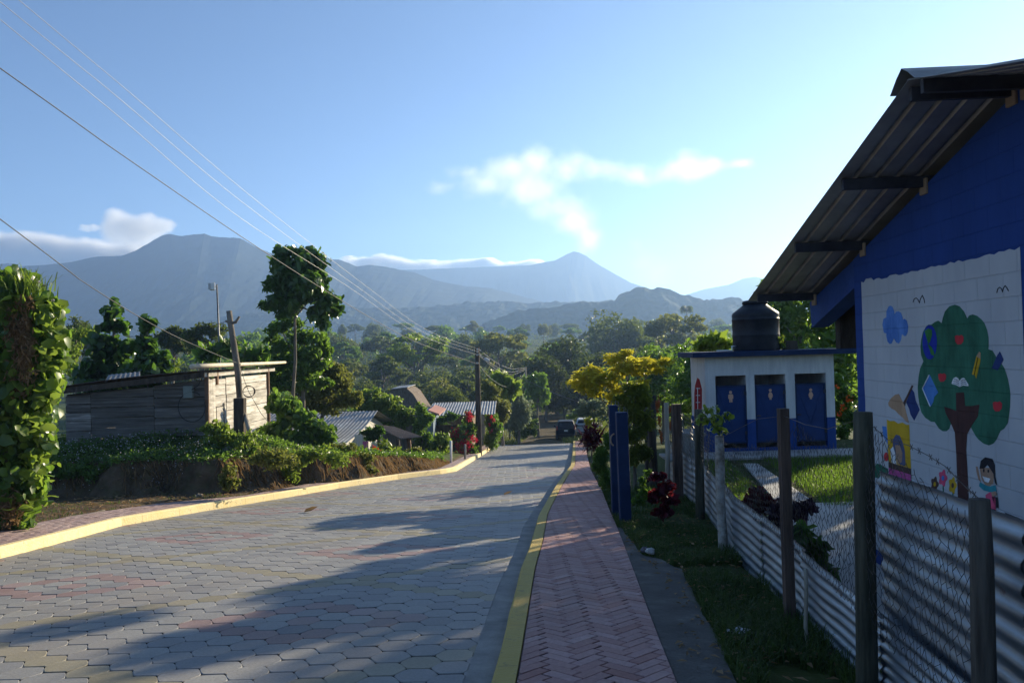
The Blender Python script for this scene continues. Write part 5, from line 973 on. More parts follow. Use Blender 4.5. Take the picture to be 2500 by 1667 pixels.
paint('painted_globe', 'globe', oval(1062, 1430, 98, 236), 2); paint('painted_land', 'land', [(990, 1280), (1040, 1240), (1090, 1260), (1095, 1330), (1065, 1430), (1040, 1450), (1015, 1360)], 3); paint('painted_land', 'land', [(1030, 1440), (1090, 1500), (1120, 1560), (1130, 1620), (1080, 1600), (1060, 1530)], 3)
for cx, cy, r in ((1465, 1395, 62), (1232, 1911, 56), (1987, 2306, 66)): paint('painted_apple', 'apple', [(cx-r*.95, cy-r*.8), (cx-r*.4, cy-r), (cx, cy-r*.85), (cx+r*.5, cy-r*1.05), (cx+r*.95, cy-r*.6), (cx+r*.9, cy+r*.4), (cx+r*.4, cy+r), (cx-r*.4, cy+r*1.05), (cx-r*.85, cy+r*.4)], 2)
paint('painted_book', 'white', [(1362, 1986), (1385, 1926), (1420, 1904), (1450, 1920), (1470, 1956), (1500, 1921), (1530, 1916), (1560, 1956), (1590, 2006), (1590, 2031), (1520, 2018), (1472, 2040), (1420, 2012), (1365, 2000)], 2)
for dy in (0, 28, 56):
    line('painted_text', 'ink', [(1390+dy*-.2, 1935+dy), (1425, 1938+dy), (1458, 1962+dy*.9)], 3, .004); line('painted_text', 'ink', [(1490, 1962+dy*.9), (1520, 1940+dy), (1550+dy*.3, 1950+dy)], 3, .004)
paint('painted_pencil', 'yellow', [(1640, 1870), (1700, 1621), (1757, 1660), (1748, 1716), (1697, 1926), (1680, 1880)], 2); paint('painted_pencil_tip', 'tan', [(1700, 1621), (1738, 1560), (1757, 1572), (1757, 1660)], 3); line('painted_pencil_line', 'ink', [(1720, 1640), (1670, 1880)], 3, .004)
paint('painted_kite', 'blue', [(965, 2061), (1060, 1871), (1110, 1976), (1178, 2116), (1125, 2176), (1110, 2246), (1075, 2311)], 2); line('painted_kite_edge', 'white', [(1055, 1881), (965, 2061), (1070, 2306)], 3, .010)
paint('painted_leaf', 'navy', [(1910, 1786), (1985, 1606), (2020, 1556), (2070, 1666), (2030, 1746), (1990, 1816)], 2)
paint('painted_wing', 'tan', [(495, 2256), (530, 2196), (590, 2146), (640, 2136), (680, 2216), (715, 2286), (740, 2386), (780, 2536), (740, 2516), (690, 2456), (640, 2416), (590, 2361), (540, 2336), (500, 2296)], 1); paint('painted_wing', 'navy', [(740, 2256), (815, 2066), (850, 2116), (870, 2226), (925, 2351), (850, 2501), (800, 2416), (780, 2336)], 1); paint('painted_stick', 'brown', [(698, 2256), (760, 2136), (815, 2016), (837, 2026), (800, 2106), (735, 2246), (722, 2306)], 2)
paint('painted_house', 'yellow', [(475, 2486), (520, 2506), (575, 2503), (630, 2541), (690, 2525), (740, 2556), (782, 2556), (806, 3155), (500, 3064)], 1); paint('painted_sill', 'brown', [(498, 3066), (806, 3157), (808, 3242), (500, 3142)], 2); paint('painted_cloth', 'pink', [(500, 3140), (808, 3240), (815, 3480), (510, 3330)], 2)
paint('painted_hair', 'hair', [(560, 2760), (600, 2690), (650, 2704), (690, 2794), (720, 2914), (730, 3124), (660, 3100), (560, 2900)], 2); paint('painted_face', 'skin', [(588, 2834), (650, 2834), (690, 2944), (680, 3064), (625, 3104), (600, 2960)], 3); paint('painted_sleeve', 'white', [(525, 2894), (560, 2854), (600, 2984), (605, 3100), (540, 3070)], 3)
paint('painted_bush', 'green', [(290, 3160), (340, 3084), (400, 3104), (440, 3134), (490, 3154), (500, 3330), (300, 3270)], 1); paint('painted_bush', 'green', [(815, 3344), (870, 3414), (915, 3490), (815, 3470)], 1); paint('painted_ribbon', 'blue', [(412, 2574), (470, 2584), (490, 2824), (430, 2724)], 1); paint('painted_balloon', 'apple', oval(468, 2994, 34, 62, 12), 2)
def flower(cx, cy, rx, ry, col, cc):
    paint('painted_flower', col, [(cx+rx*(1+.18*math.cos(5*a))*math.cos(a), cy+ry*(1+.18*math.cos(5*a))*math.sin(a)) for a in np.linspace(0, 6.28, 30)[:-1]], 1); paint('painted_flower_eye', cc, oval(cx, cy, rx*.35, ry*.35, 10), 2)
    line('painted_stem', 'green', [(cx+5, cy+ry), (cx+12, cy+ry+190)], 1, .008); paint('painted_leaf', 'green', [(cx+10, cy+ry+180), (cx-45, cy+ry+110), (cx-55, cy+ry+70), (cx-15, cy+ry+110)], 1); paint('painted_leaf', 'green', [(cx+12, cy+ry+185), (cx+35, cy+ry+95), (cx+60, cy+ry+110), (cx+45, cy+ry+170)], 1)
flower(1130, 3369, 48, 95, 'brown', 'yellow'); flower(1242, 3285, 54, 105, 'rose', 'blue'); flower(1375, 3385, 50, 105, 'yellow', 'brown')
G3 = lambda pts: [(x, y+2464) for x, y in pts]
paint('painted_girl_face', 'skin', G3([(1745, 680), (1900, 680), (1940, 780), (1932, 890), (1880, 930), (1820, 915), (1770, 830)]), 1); paint('painted_girl_hair', 'ink', G3([(1742, 690), (1760, 585), (1820, 535), (1880, 548), (1920, 560), (1950, 640), (1958, 800), (1982, 915), (1950, 890), (1932, 760), (1880, 680), (1850, 640), (1800, 690)]), 2)
paint('painted_girl_mouth', 'white', G3([(1782, 795), (1890, 828), (1862, 888), (1815, 868)]), 2); paint('painted_girl_eye', 'ink', oval(1800, 718+2464, 10, 24, 10), 2); paint('painted_girl_eye', 'ink', oval(1862, 725+2464, 10, 22, 10), 3)
paint('painted_girl_arm', 'skin', G3([(1692, 660), (1718, 665), (1745, 800), (1762, 880), (1728, 840), (1702, 740)]), 1); paint('painted_girl_shirt', 'teal', G3([(1748, 875), (1830, 918), (1890, 935), (1960, 915), (1978, 1005), (1900, 1015), (1800, 990), (1735, 930)]), 2)
paint('painted_girl_dress', 'rose', G3([(1825, 1050), (1890, 1010), (1930, 1060), (1962, 1100), (1962, 1230), (1972, 1420), (1850, 1385), (1838, 1240)]), 3); paint('painted_girl_belt', 'ink', G3([(1842, 1220), (1960, 1252), (1960, 1278), (1842, 1246)]), 4); paint('painted_girl_hand', 'skin', G3([(1895, 1015), (1960, 1000), (1982, 1050), (1920, 1075)]), 4); paint('painted_girl_bag', 'ink', G3([(1910, 1075), (1988, 1080), (2002, 1228), (1960, 1222)]), 3)

# --- toilet block ---
TY = 19.3
def tp(x, y, Y=TY): return P(x, y, Y)
zb_ = tp(1724, 1109).z; zt2 = tp(1880, 867).z-.01; XL = tp(1724, 1000).x; XR = tp(2039, 1000).x; zm = tp(1880, 1022).z
toi = empty('toilet_block', (XL, TY, zb_), 'white and blue toilet block with three blue doors in the school yard', 'toilet block')
ox = [(tp(1746.4, 930).x, tp(1821.6, 930).x), (tp(1842, 930).x, tp(1917.7, 930).x), (tp(1940.3, 930).x, tp(2016.4, 930).x)]; z_op = tp(1880, 914).z
cols = [(XL, ox[0][0]), (ox[0][1], ox[1][0]), (ox[1][1], ox[2][0]), (ox[2][1], XR)]
mw = MB(); mbl = MB()
for a, b in cols:
    mw.box(((a+b)/2, TY+.07, (zm+z_op)/2), (b-a, .14, z_op-zm)); mbl.box(((a+b)/2, TY+.068, (zb_-.1+zm)/2), (b-a+.004, .148, zm-zb_+.1))
mw.box(((XL+XR)/2, TY+.07, (z_op+zt2)/2), (XR-XL, .14, zt2-z_op))
for a, b in ox: mbl.box(((a+b)/2, TY+.07, zb_+.02), (b-a, .13, .22))
for x in (XL+.06, (ox[0][1]+ox[1][0])/2, (ox[1][1]+ox[2][0])/2, XR-.06): mw.box((x, TY+.78, (zb_+zt2)/2), (.12, 1.28, zt2-zb_-.02))
mw.box(((XL+XR)/2, TY+1.48, (zb_+zt2)/2), (XR-XL, .12, zt2-zb_-.02))
mw.build('walls', white_wall, toi); mbl.build('lower_walls', blue_wall, toi)
mb = MB(); mb.box((XL-.004, TY+.8, (zb_+zm)/2), (.02, 1.5, zm-zb_)); mb.build('side_wainscot', blue_wall, toi)
door_m = mat('blue_door_paint', (.008, .030, .115), (.012, .042, .155), scale=3, rough=.5, bump=.1); icon_m = mat('salmon_paint', (.62, .36, .24), rough=.7)
zd = tp(1880, 938).z; zl2 = tp(1880, 1080).z
for i, (a, b) in enumerate(ox):
    mb = MB(); w_ = b-a-.02; cx = (a+b)/2; mb.box((cx, TY+.05, (zd+zl2)/2), (w_, .03, zd-zl2)); d = mb.build('door', door_m, toi)
    mb = MB()
    for s in (-1, 1): mb.box((cx+s*(w_/2-.02), TY+.04, (zd+zl2)/2), (.04, .045, zd-zl2))
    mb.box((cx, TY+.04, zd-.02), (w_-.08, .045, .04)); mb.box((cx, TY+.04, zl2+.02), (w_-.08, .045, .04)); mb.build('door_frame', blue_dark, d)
    mb = MB(); zi = (zd+zl2)/2+.15
    for s in (-1, 1): mb.beam((cx+s*(w_/2-.05), TY+.032, zd-.06), (cx, TY+.032, zl2+.45), .012, .012, up=(0, 1, 0))
    mb.build('door_ridge', door_m, d)
    ic = [(1784, 968), (1881, 963), (1979.5, 962)][i]; c = tp(*ic, TY+.03); f = .0101; mb = MB()
    def sh(pts): mb.prism([(c.x+x*f, TY+.028, c.z-y*f) for x, y in pts], (0, .006, 0))
    sh([(3.6*math.cos(t), -10.5+3.6*math.sin(t)) for t in np.linspace(0, 6.28, 13)[:-1]])
    if i == 0: sh([(-3.5, -6), (3.5, -6), (6, -4), (6, 5), (4, 5), (4, 2), (3.6, 14), (.6, 14), (.4, 8), (-.4, 8), (-.6, 14), (-3.6, 14), (-4, 2), (-4, 5), (-6, 5), (-6, -4)])
    else: sh([(-2, -6), (2, -6), (4, -3), (6, 3), (4, 4), (5.5, 6.5), (2.6, 7.5), (2.4, 12.5), (.5, 12.5), (0, 8), (-.5, 12.5), (-2.4, 12.5), (-2.6, 7.5), (-5.5, 6.5), (-4, 4), (-6, 3), (-4, -3)])
    mb.build('figure_sign', icon_m, d)
    MB().box((a+.09, TY+.02, (zd+zl2)/2-.05), (.10, .03, .03)).build('latch', steel, d)
    for hz_ in (zd-.2, zl2+.25): MB().box((b-.03, TY+.022, hz_), (.05, .03, .09)).build('hinge', steel, d)
mb = MB(); xa = P(1691, 860, 19.0).x; xb = P(2110, 850, 19.0).x; mb.box(((xa+xb)/2, 19.0+.85, zt2+.066), (xb-xa, 1.75, .13)); mb.build('roof_slab', blue_dark, toi, bevel=.008)
tk = PD(1737, 800, 19.9); tk.z = zt2+.133; s_ = 19.9/1794; R = 53*s_; H = 110*s_
tank = empty('water_tank', tk, 'black plastic water tank standing on the toilet block roof', 'water tank')
mb = MB(); zs = lambda y: PD(1737, y, 19.9).z-tk.z
prof = [(R*.97, 0), (R*.98, .03), (R*.98, zs(772)), (R*.99, zs(770.5)), (R*.99, zs(769)), (R*.98, zs(767)), (R*.98, zs(736)), (R*1.0, zs(735)), (R*1.0, zs(733)), (R*.98, zs(732)), (R*.98, zs(727)), (R*.99, zs(725)), (R*.97, zs(719)), (R*.70, zs(708)), (R*.52, zs(701)), (R*.50, zs(698))]
mb.lathe(tk, prof, 40); mb.build('tank_body', mat('black_plastic', (.012, .014, .020), (.025, .028, .035), scale=4, rough=.5, spec=.25), tank, smooth=True)
mb = MB(); mb.lathe(tk+Vector((0, 0, zs(698))), [(R*.54, 0), (R*.54, .05), (R*.46, .085)], 28); mb.build('lid', MATS['black_plastic'], tank, smooth=True)
mb = MB(); q = PD(1690, 785, 19.6); mb.tube([Vector((tk.x-R*.95, 19.75, tk.z+.12)), Vector((tk.x-R*1.2, 19.6, tk.z+.12)), Vector((tk.x-R*1.2, 19.6, tk.z+.02)), Vector((tk.x-R*1.9, 19.5, tk.z+.02))], .018, 8); mb.build('outlet_pipe', white_p, tank, smooth=True)
q = PD(1803, 796, 19.8); mb = MB(); mb.box((q.x+.12, 19.8, zt2+.133+.11), (.34, .2, .22)); tag(mb.build('roof_block', wood_dark, org=(q.x+.1, 19.8, zt2+.133), bevel=.01), 'small dark block on the slab just right of the water tank', 'block')
plant('roof_plant', 'small yellow-green plant growing on the slab at the foot of the tank', 'plant', 19.6, [(1790, 782, 10, 12), (1797, 790, 9, 8)], 170, .13, LP, W=.025, hang=.2, part='leaves', base=(PD(1793, 800, 19.6).x, 19.6, zt2+.13))
rb = P(1704, 1000, 19.1); rb.z = YARD; red_m = mat('red_board_paint', (.30, .022, .022), (.40, .035, .03), scale=4, rough=.6); bd = empty('red_board', rb, 'tall red pointed board leaning at the left corner of the toilet block', 'board')
mb = MB(); a = P(1697, 1120, 19.1); pt = [P(1696, 1100, 19.1), P(1713, 1100, 19.1), P(1714, 950, 19.1), P(1708, 926, 19.1), P(1703, 922, 19.1), P(1698, 940, 19.1), P(1696, 960, 19.1)]; mb.prism([Vector((p.x, 19.1, p.z)) for p in pt], (0, .05, 0)); mb.build('board', red_m, bd)
mb = MB(); l_ = lambda x0, y0, x1, y1: mb.beam(Vector((P(x0, y0, 19.09).x, 19.092, P(x0, y0, 19.09).z)), Vector((P(x1, y1, 19.09).x, 19.092, P(x1, y1, 19.09).z)), .012, .012, up=(0, 1, 0)); l_(1703, 946, 1704, 1060)
for y in (948, 965, 982, 1000): l_(1699, y, 1709, y)
mb.build('white_lines', white_p, bd)
cb = P(1683, 1075, 17.5); mb = MB(); mb.box((cb.x, 17.5, YARD+.35), (.42, .9, .72)); mb.box((cb.x, 17.5, YARD+.74), (.5, 1.0, .06)); tag(mb.build('concrete_basin', conc, org=(cb.x, 17.5, YARD)), 'grey concrete wash basin behind the netting left of the toilets', 'basin')
# yard paving and lawn
yc = mat('pale_concrete', (.34, .33, .31), (.46, .45, .42), scale=1.5, rough=.9, bump=.3, bscale=30)
def slab(name, pts, z, m, th=.05): mb = MB(); mb.prism([(p.x, p.y, z) for p in pts], (0, 0, -th)); return tag(mb.build(name, m), kind='structure')
def yp(x, y): d = ray(x, y); return d*(YARD/d.z)
slab('yard_walk', [Vector((XL-1.2, 18.15, 0)), Vector((XR+2.5, 18.15, 0)), Vector((XR+2.5, TY, 0)), Vector((XL-1.2, TY, 0))], YARD+.045, yc)
slab('yard_path', [yp(1815, 1135), yp(1850, 1135), yp(1985, 1228), yp(1905, 1240)][::-1], YARD+.04, yc)
slab('yard_slab', [yp(1905, 1236), yp(2095, 1228), Vector((4.0, 6.2, 0)), Vector((3.0, 6.4, 0)), Vector((3.1, 8.6, 0))], YARD+.036, yc)
lk = 26000; xx = RNG.uniform(3.2, 9.5, lk); yy = RNG.uniform(12.6, 18.1, lk)
pa, pb = yp(1832, 1135), yp(1945, 1234)
dist = np.abs((pb.x-pa.x)*(pa.y-yy)-(pa.x-xx)*(pb.y-pa.y))/math.hypot(pb.x-pa.x, pb.y-pa.y); keep = (dist > .42) & (xx > FX(yy)+.35); xx, yy = xx[keep], yy[keep]; lk = len(xx)
PP = np.stack([xx, yy, ground_z(xx, yy)], 1); tag(link('lawn', blades(PP, RNG.uniform(.05, .14, lk), np.full(lk, .011), RNG.uniform(.1, .8, lk), 'lawn'), GRASS), 'short bright lawn in the school yard before the toilets', 'lawn', kind='stuff')

# --- fence: posts, corrugated sheets, netting ---
fen = empty('wire_fence', (2.2, 6, road_z(6)+.1), 'school fence of rough posts, wire netting and corrugated metal sheets', 'fence')
def tops(Y): return float(np.interp(Y, [1, 3, 4.6, 6.1, 8.9, 12.5, 17, 21], [-1.45, -1.50, -1.57, -1.61, -1.73, -1.95, -2.22, -2.42]))
def fsheet(y0, y1, off, ztop, zbot, name='metal_sheet', m=None, waves=None, label=None):
    n = max(2, int((y1-y0)/.18)); seg = 6; V = []
    zz = []
    for i in range(n+1):
        y = y0+(y1-y0)*i/n; zt, zb = ztop(y), zbot(y); nwv = waves or 8; M = nwv*seg
        for k in range(M+1):
            v = k/M; V.append((float(FX(y))+off+.011*math.sin(2*math.pi*nwv*v)+.02*(float(vnoise(y*1.6, v*2.2+off*40))-.5)+.012*(float(vnoise(y*5, v*5))-.5), y+.01*(float(vnoise(v*9, y))-.5), zt+(zb-zt)*v))
    M1 = M+1; mb = MB(); mb.raw(V, [(i*M1+k, i*M1+k+1, (i+1)*M1+k+1, (i+1)*M1+k) for i in range(n) for k in range(M)]); o = mb.build(name, m or fz, fen, smooth=True)
    if label: o['label'] = label
    return o
def rusted(m):
    nt = m.node_tree; b = nt.nodes['Principled BSDF']; src = b.inputs['Base Color'].links[0].from_socket; n = nd(nt, 'ShaderNodeTexNoise'); n.inputs['Scale'].default_value = 2.6; n.inputs['Detail'].default_value = 10; n.inputs['Roughness'].default_value = .7
    tc = [q for q in nt.nodes if q.type == 'TEX_COORD'][0]; nt.links.new(tc.outputs['Object'], n.inputs['Vector']); mr = nd(nt, 'ShaderNodeMapRange'); mr.inputs[1].default_value = .60; mr.inputs[2].default_value = .70; nt.links.new(n.outputs[0], mr.inputs[0])
    mi = nd(nt, 'ShaderNodeMixRGB'); mi.inputs[2].default_value = (.16, .075, .04, 1); nt.links.new(mr.outputs[0], mi.inputs[0]); nt.links.new(src, mi.inputs[1]); nt.links.new(mi.outputs[0], b.inputs['Base Color'])
fz = mat('fence_zinc', (.24, .27, .31), (.46, .52, .57), scale=1.3, rough=.42, metal=.75, c3=(.36, .41, .46), stretch=(1, 1, 3)); rusted(fz)
rust = mat('rusty_sheet', (.24, .27, .31), (.25, .10, .04), scale=1.1, rough=.5, metal=.6, ramp=(.52, .62))
gb = lambda y: road_z(y)+.02
joins = [1.2, 3.0, 4.5, 6.15, 7.7, 9.3, 11.0, 12.6, 14.5, 16.4, 18.4, 20.5]
for i in range(len(joins)-1): fsheet(joins[i]-.03, joins[i+1]+.03, .05+.012*(i % 2), lambda y: tops(y)+.015*(i % 2), gb, waves=8)
fsheet(3.02, 4.55, .10, lambda y: -.75+.03*(4.5-y), lambda y: -1.72, name='upper_sheet', waves=10); fsheet(1.2, 3.18, .115, lambda y: -.71-.02*(3.1-y), lambda y: -1.72, name='upper_sheet', m=rust, waves=10, label='upper sheet with a rusty patch')
bark_d = mat('dark_post_bark', (.040, .034, .028), (.12, .105, .085), scale=14, rough=.95, bump=1, bscale=26, stretch=(1, 1, .10)); wood_post = mat('post_timber', (.040, .027, .022), (.15, .105, .08), scale=14, rough=.9, bump=1, bscale=26, stretch=(1, 1, .08))
bark_g = mat('green_grey_bark', (.030, .032, .022), (.115, .108, .076), scale=14, rough=.95, bump=1, bscale=24, stretch=(1, 1, .10)); white_bark = mat('lime_washed_bark', (.16, .14, .11), (.48, .46, .42), scale=4, rough=.95, bump=.6, bscale=16, ramp=(.4, .6))
def fpost(Y, x0, y0, r, m, name='post', sq=False, x1=None, y1=None, off=-.02, label=None, d=0):
    X = float(FX(Y))+off; t = PD(x0, y0, Y); b = Vector((X, Y, gb(Y)-.3)) if x1 is None else Vector((PD(x1, y1, Y).x, Y, gb(Y)-.3)); mid = b.lerp(t, .55)+Vector((random.uniform(-.022, .022), random.uniform(-.02, .02), 0)); mb = MB()
    if sq: mb.beam(b, t, 2*r, 2*r, up=(0, 1, 0))
    else: mb.tube([b, b.lerp(t, .3), mid, b.lerp(t, .85), t], [r*1.1, r*1.03, r, r*.97, r*.90], 13, jit=.085)
    o = mb.build(name, m, fen, smooth=not sq); 
    if label: o['label'] = label
    return o
fpost(3.1, 2251, 1146, .043, bark_d, label='nearest post, dark and rough'); fpost(4.44, 1982, 946, .057, bark_g, x1=1986, y1=1560, label='tall thick greenish post'); fpost(6.1, 1798, 938, .037, wood_post, sq=True, x1=1816, y1=1470, label='tall squared brown post')
pw = fpost(9.3, 1652, 1000, .055, white_bark, x1=1662, y1=1270, label='lime-washed living post with leaves sprouting on top'); fpost(12.4, 1605, 940, .072, bark_g, x1=1608, y1=1195); fpost(15.5, 1553, 928, .085, wood_post, sq=True, x1=1558, y1=1140); fpost(17.2, 1530, 925, .055, pale_bark, x1=1532, y1=1080); fpost(18.6, 1498, 908, .10, bark_d, x1=1500, y1=1060); fpost(19.8, 1482, 925, .05, bark_d, x1=1484, y1=1050)
fpost(5.45, 1850, 1306, .014, pale_bark, x1=1861, y1=1540, name='thin_stake')
bl = [(tuple(PD(x, y, 9.3)-fen.location), (rx*9.3/1794, rx*9.3/1794, ry*9.3/1794)) for x, y, rx, ry in ((1632, 940, 18, 12), (1612, 962, 14, 12), (1645, 965, 20, 14), (1672, 955, 12, 10), (1640, 985, 14, 10), (1660, 990, 10, 12))]
link('sprouting_leaves', crown('sprouting_leaves', bl, 110, .085, .05, big=True, hang=1.0, rand=.4, up=.4), LP, pw)
mb = MB(); o0 = PD(1652, 1000, 9.3)
for x, y in ((1632, 935), (1612, 960), (1672, 955), (1645, 962)): mb.tube([o0, o0.lerp(PD(x, y, 9.3), .5)+Vector((0, 0, .06)), PD(x, y, 9.3)], .006, 5)
mb.build('shoots', LM, pw)
def netting(y0, y1, ztop, zbot, off=-.03, cw=.066, chh=.056, r=.0016):
    mb = MB(); V = []; Fc = []
    ny = int((y1-y0)/cw); hmax = max(ztop(y0+(y1-y0)*t)-zbot(y0+(y1-y0)*t) for t in np.linspace(0, 1, 9)); nz = int(hmax/chh)+1; pts = {}
    def pt(i, j, a):
        k = (i, j, a)
        if k not in pts:
            y = y0+(i+(.5 if j % 2 else 0))*cw+(0, 0)[a]; v = j*chh+a*chh*.35
            zt = ztop(y); z = zt-v; pts[k] = Vector((float(FX(y))+off+.02*math.sin(y*5+z*4)+random.gauss(0, .004), y+random.gauss(0, .006), z+random.gauss(0, .005))) if z > zbot(y)-.02 else None
        return pts[k]
    E = []
    for j in range(nz):
        for i in range(ny+1):
            a, b = pt(i, j, 0), pt(i, j, 1); E.append((a, b))
            n1 = pt(i, j+1, 0) if j % 2 == 0 else pt(i+1, j+1, 0); n0 = pt(i-1, j+1, 0) if j % 2 == 0 else pt(i, j+1, 0); E += [(b, n1), (b, n0)]
    for a, b in E:
        if a is None or b is None: continue
        d = (b-a).normalized(); u = d.orthogonal().normalized()*r; w = d.cross(u); k = len(V); o = [u, -.5*u+.866*w, -.5*u-.866*w]
        V += [a+x for x in o]+[b+x for x in o]; Fc += [(k, k+1, k+4, k+3), (k+1, k+2, k+5, k+4), (k+2, k, k+3, k+5)]
    mb.raw(V, Fc); return mb.build('netting', net_m, fen)
net_m = mat('netting_wire', (.06, .06, .065), (.16, .15, .14), scale=20, rough=.45, metal=.7)
netting(3.12, 4.40, lambda y: -.50-.16*(4.4-y)-.05*math.sin((y-3.1)*5), lambda y: -1.62)
netting(4.5, 6.08, lambda y: -.60-.05*math.sin((y-4.5)*2), lambda y: tops(y)); netting(6.12, 9.28, lambda y: -.68-.14*(y-6.1)-.08*math.sin((y-6.1)), lambda y: tops(y)); netting(9.32, 12.4, lambda y: -1.15-.03*(y-9.3), lambda y: tops(y), cw=.075); netting(12.45, 18.6, lambda y: -1.22-.02*(y-12), lambda y: tops(y), cw=.09, chh=.075, r=.002)
mb = MB(); b0 = [PD(2004, 978, 4.4), PD(2040, 1010, 4.2), PD(2085, 1022, 3.9), PD(2130, 1045, 3.65), PD(2170, 1070, 3.4), PD(2220, 1120, 3.15), PD(2250, 1146, 3.06)]; mb.tube(b0, .002, 4)
for i in range(6):
    for t in (.2, .6): c = b0[i].lerp(b0[i+1], t); mb.tube([c+Vector((0, .012, .014)), c-Vector((0, .012, .014))], .0015, 4); mb.tube([c+Vector((0, -.012, .014)), c-Vector((0, -.012, .014))], .0015, 4)
mb.tube([PD(1985, 960, 4.4), PD(1900, 985, 5.2), PD(1850, 975, 5.6), PD(1800, 955, 6.06), PD(1740, 962, 7.2), PD(1660, 1003, 9.25)], .002, 4); mb.build('barbed_wire', net_m, fen)
# blue gate posts
def gate_post(Y, x, y0, xb, yb, w, label, cap=True):
    g = GD(xb, yb, .1); t = PD(x, y0, g.y); e = empty('gate_post', g, label, 'post', 'blue gate posts beside the right pavement'); mb = MB(); mb.beam(g-Vector((0, 0, .3)), t, w, w, up=(0, 1, 0)); mb.build('shaft', blue_dark, e, bevel=.012)
    mb = MB(); mb.tube([t+Vector((.03, 0, -.1)), t+Vector((.05, .02, .08)), t+Vector((.10, .03, .03)), t+Vector((.11, .03, -.12))], .006, 5); mb.tube([t+Vector((-.03, 0, -.1)), t+Vector((-.02, .02, .07))], .006, 5); mb.build('rebar', wire_m, e); return e
gp = gate_post(12, 1408, 930, 1416, 1180, .15, 'farther and taller of the two blue gate posts, with a pale ring mark')
gate_post(11.5, 1427, 946, 1437, 1200, .175, 'nearer and wider of the two blue gate posts')
c = PD(1405, 1010, gp.location.y-.09); mb = MB(); mb.tube([c+Vector((.05+.07*math.cos(a), 0, .10*math.sin(a))) for a in np.linspace(1.6, 4.4, 9)], .014, 5); mb.build('ring_mark', MATS['mortar_patch'], gp)

# ---------------- plants on the right ----------------
plant('yellow_shrub', 'tall open shrub with bright yellow leaves beside the right pavement', 'shrub', 20, [(1345, 868, 26, 18), (1372, 860, 30, 20), (1335, 890, 22, 16), (1370, 890, 34, 20), (1395, 880, 22, 20), (1405, 825, 22, 14), (1430, 820, 28, 16), (1455, 832, 24, 14), (1440, 810, 14, 8), (1500, 838, 22, 12), (1530, 828, 20, 14), (1515, 850, 22, 10), (1470, 855, 20, 8), (1480, 880, 26, 10), (1360, 875, 50, 36), (1440, 840, 60, 30), (1410, 905, 40, 24)], 2900, .21, LY, W=.05, stem=(1432, 1060, 1440, 860), stem_r=.035, up=.7, rand=.5, hang=-.5, part='leaves', frag=9, shell=(.2, 1.25), limb_n=13, limb_lo=.3)
plant('hanging_shrub', 'olive feathery foliage below the yellow shrub behind the blue posts', 'shrub', 18, [(1455, 900, 30, 26), (1480, 920, 28, 26), (1450, 945, 30, 30), (1475, 970, 28, 30), (1455, 1000, 30, 30), (1465, 1035, 30, 26), (1430, 920, 22, 20), (1440, 1050, 30, 24)], 6000, .15, LIME, W=.038, part='leaves', hang=.9, stem=(1455, 1080, 1460, 920), stem_r=.04)
plant('verge_hedge', 'low feathery green hedge between the pavement and the blue posts', 'hedge', 17, [(1380, 1040, 24, 22), (1385, 1075, 22, 26), (1372, 1060, 16, 22), (1392, 1110, 18, 24), (1395, 1010, 16, 22)], 4200, .10, LM, W=.022, part='leaves', hang=-.3)
plant('ti_plant', 'dark red ti plant with a yellow sunlit tip beside the right pavement', 'plant', 24, [(1358, 985, 14, 16), (1348, 1005, 16, 16), (1372, 1000, 16, 14), (1360, 1020, 18, 12)], 130, .6, WINE, W=.06, big=True, hang=-.9, up=.3, part='leaves', stem=(1358, 1060, 1358, 990), stem_r=.03, trunk='stem', shell=(.1, .8), frag=0)
plant('ti_plant_tip', 'small yellow-green shoot glowing above the dark red ti plant', 'plant', 23.7, [(1353, 968, 6, 9)], 34, .3, LY, W=.07, big=True, hang=-.8, part='leaves')
plant('grey_tree', 'pale grey-leaved small tree behind the red ti plant', 'tree', 42, [(1345, 935, 22, 14), (1370, 925, 22, 14), (1385, 945, 20, 14), (1355, 950, 26, 12), (1330, 945, 14, 10)], 2200, .15, GREY, stem=(1365, 1000, 1362, 940), stem_r=.06)
plant('track_bush', 'sunlit green bush between the pale grey tree and the far track', 'bush', 78, [(1325, 950, 16, 10), (1340, 955, 16, 10), (1310, 958, 10, 6)], 900, .3, LP, part='leaves')
plant('coleus_plant', 'dark red coleus growing at the fence foot among green weeds', 'plant', 12, [(1512, 1095, 18, 16), (1525, 1120, 24, 18), (1505, 1140, 22, 16), (1535, 1150, 26, 16), (1520, 1175, 26, 14)], 620, .10, WINE, W=.075, big=True, hang=.5, part='leaves', up=.5)
plant('green_weed', 'light green leafy weed between the blue posts and the coleus', 'weed', 12.3, [(1475, 1105, 14, 14), (1485, 1125, 18, 12), (1470, 1150, 20, 14), (1490, 1085, 10, 14)], 420, .075, LM, W=.04, part='leaves')
plant('croton_plant', 'red-leaved croton just inside the fence before the lawn', 'plant', 8.8, [(1738, 1135, 14, 16), (1725, 1155, 20, 10), (1760, 1150, 20, 12), (1745, 1165, 26, 12)], 130, .17, WINE, W=.055, big=True, hang=-.3, part='leaves', up=.4)
plant('purple_plant', 'dark purple leafy plant right of the red croton', 'plant', 8.4, [(1800, 1165, 30, 16), (1835, 1180, 30, 14), (1790, 1190, 26, 16), (1850, 1165, 22, 8)], 190, .17, mat('purple_leaf', (.02, .012, .02), (.05, .02, .035), rough=.4), W=.06, big=True, hang=.2, part='leaves')
plant('yard_plant', 'big dark green leaves behind the netting beside the squared brown post', 'plant', 7.6, [(1835, 1235, 30, 30), (1870, 1265, 30, 24), (1850, 1290, 30, 24), (1900, 1320, 34, 20)], 110, .24, LD, W=.10, big=True, hang=-.1, part='leaves', up=.3)
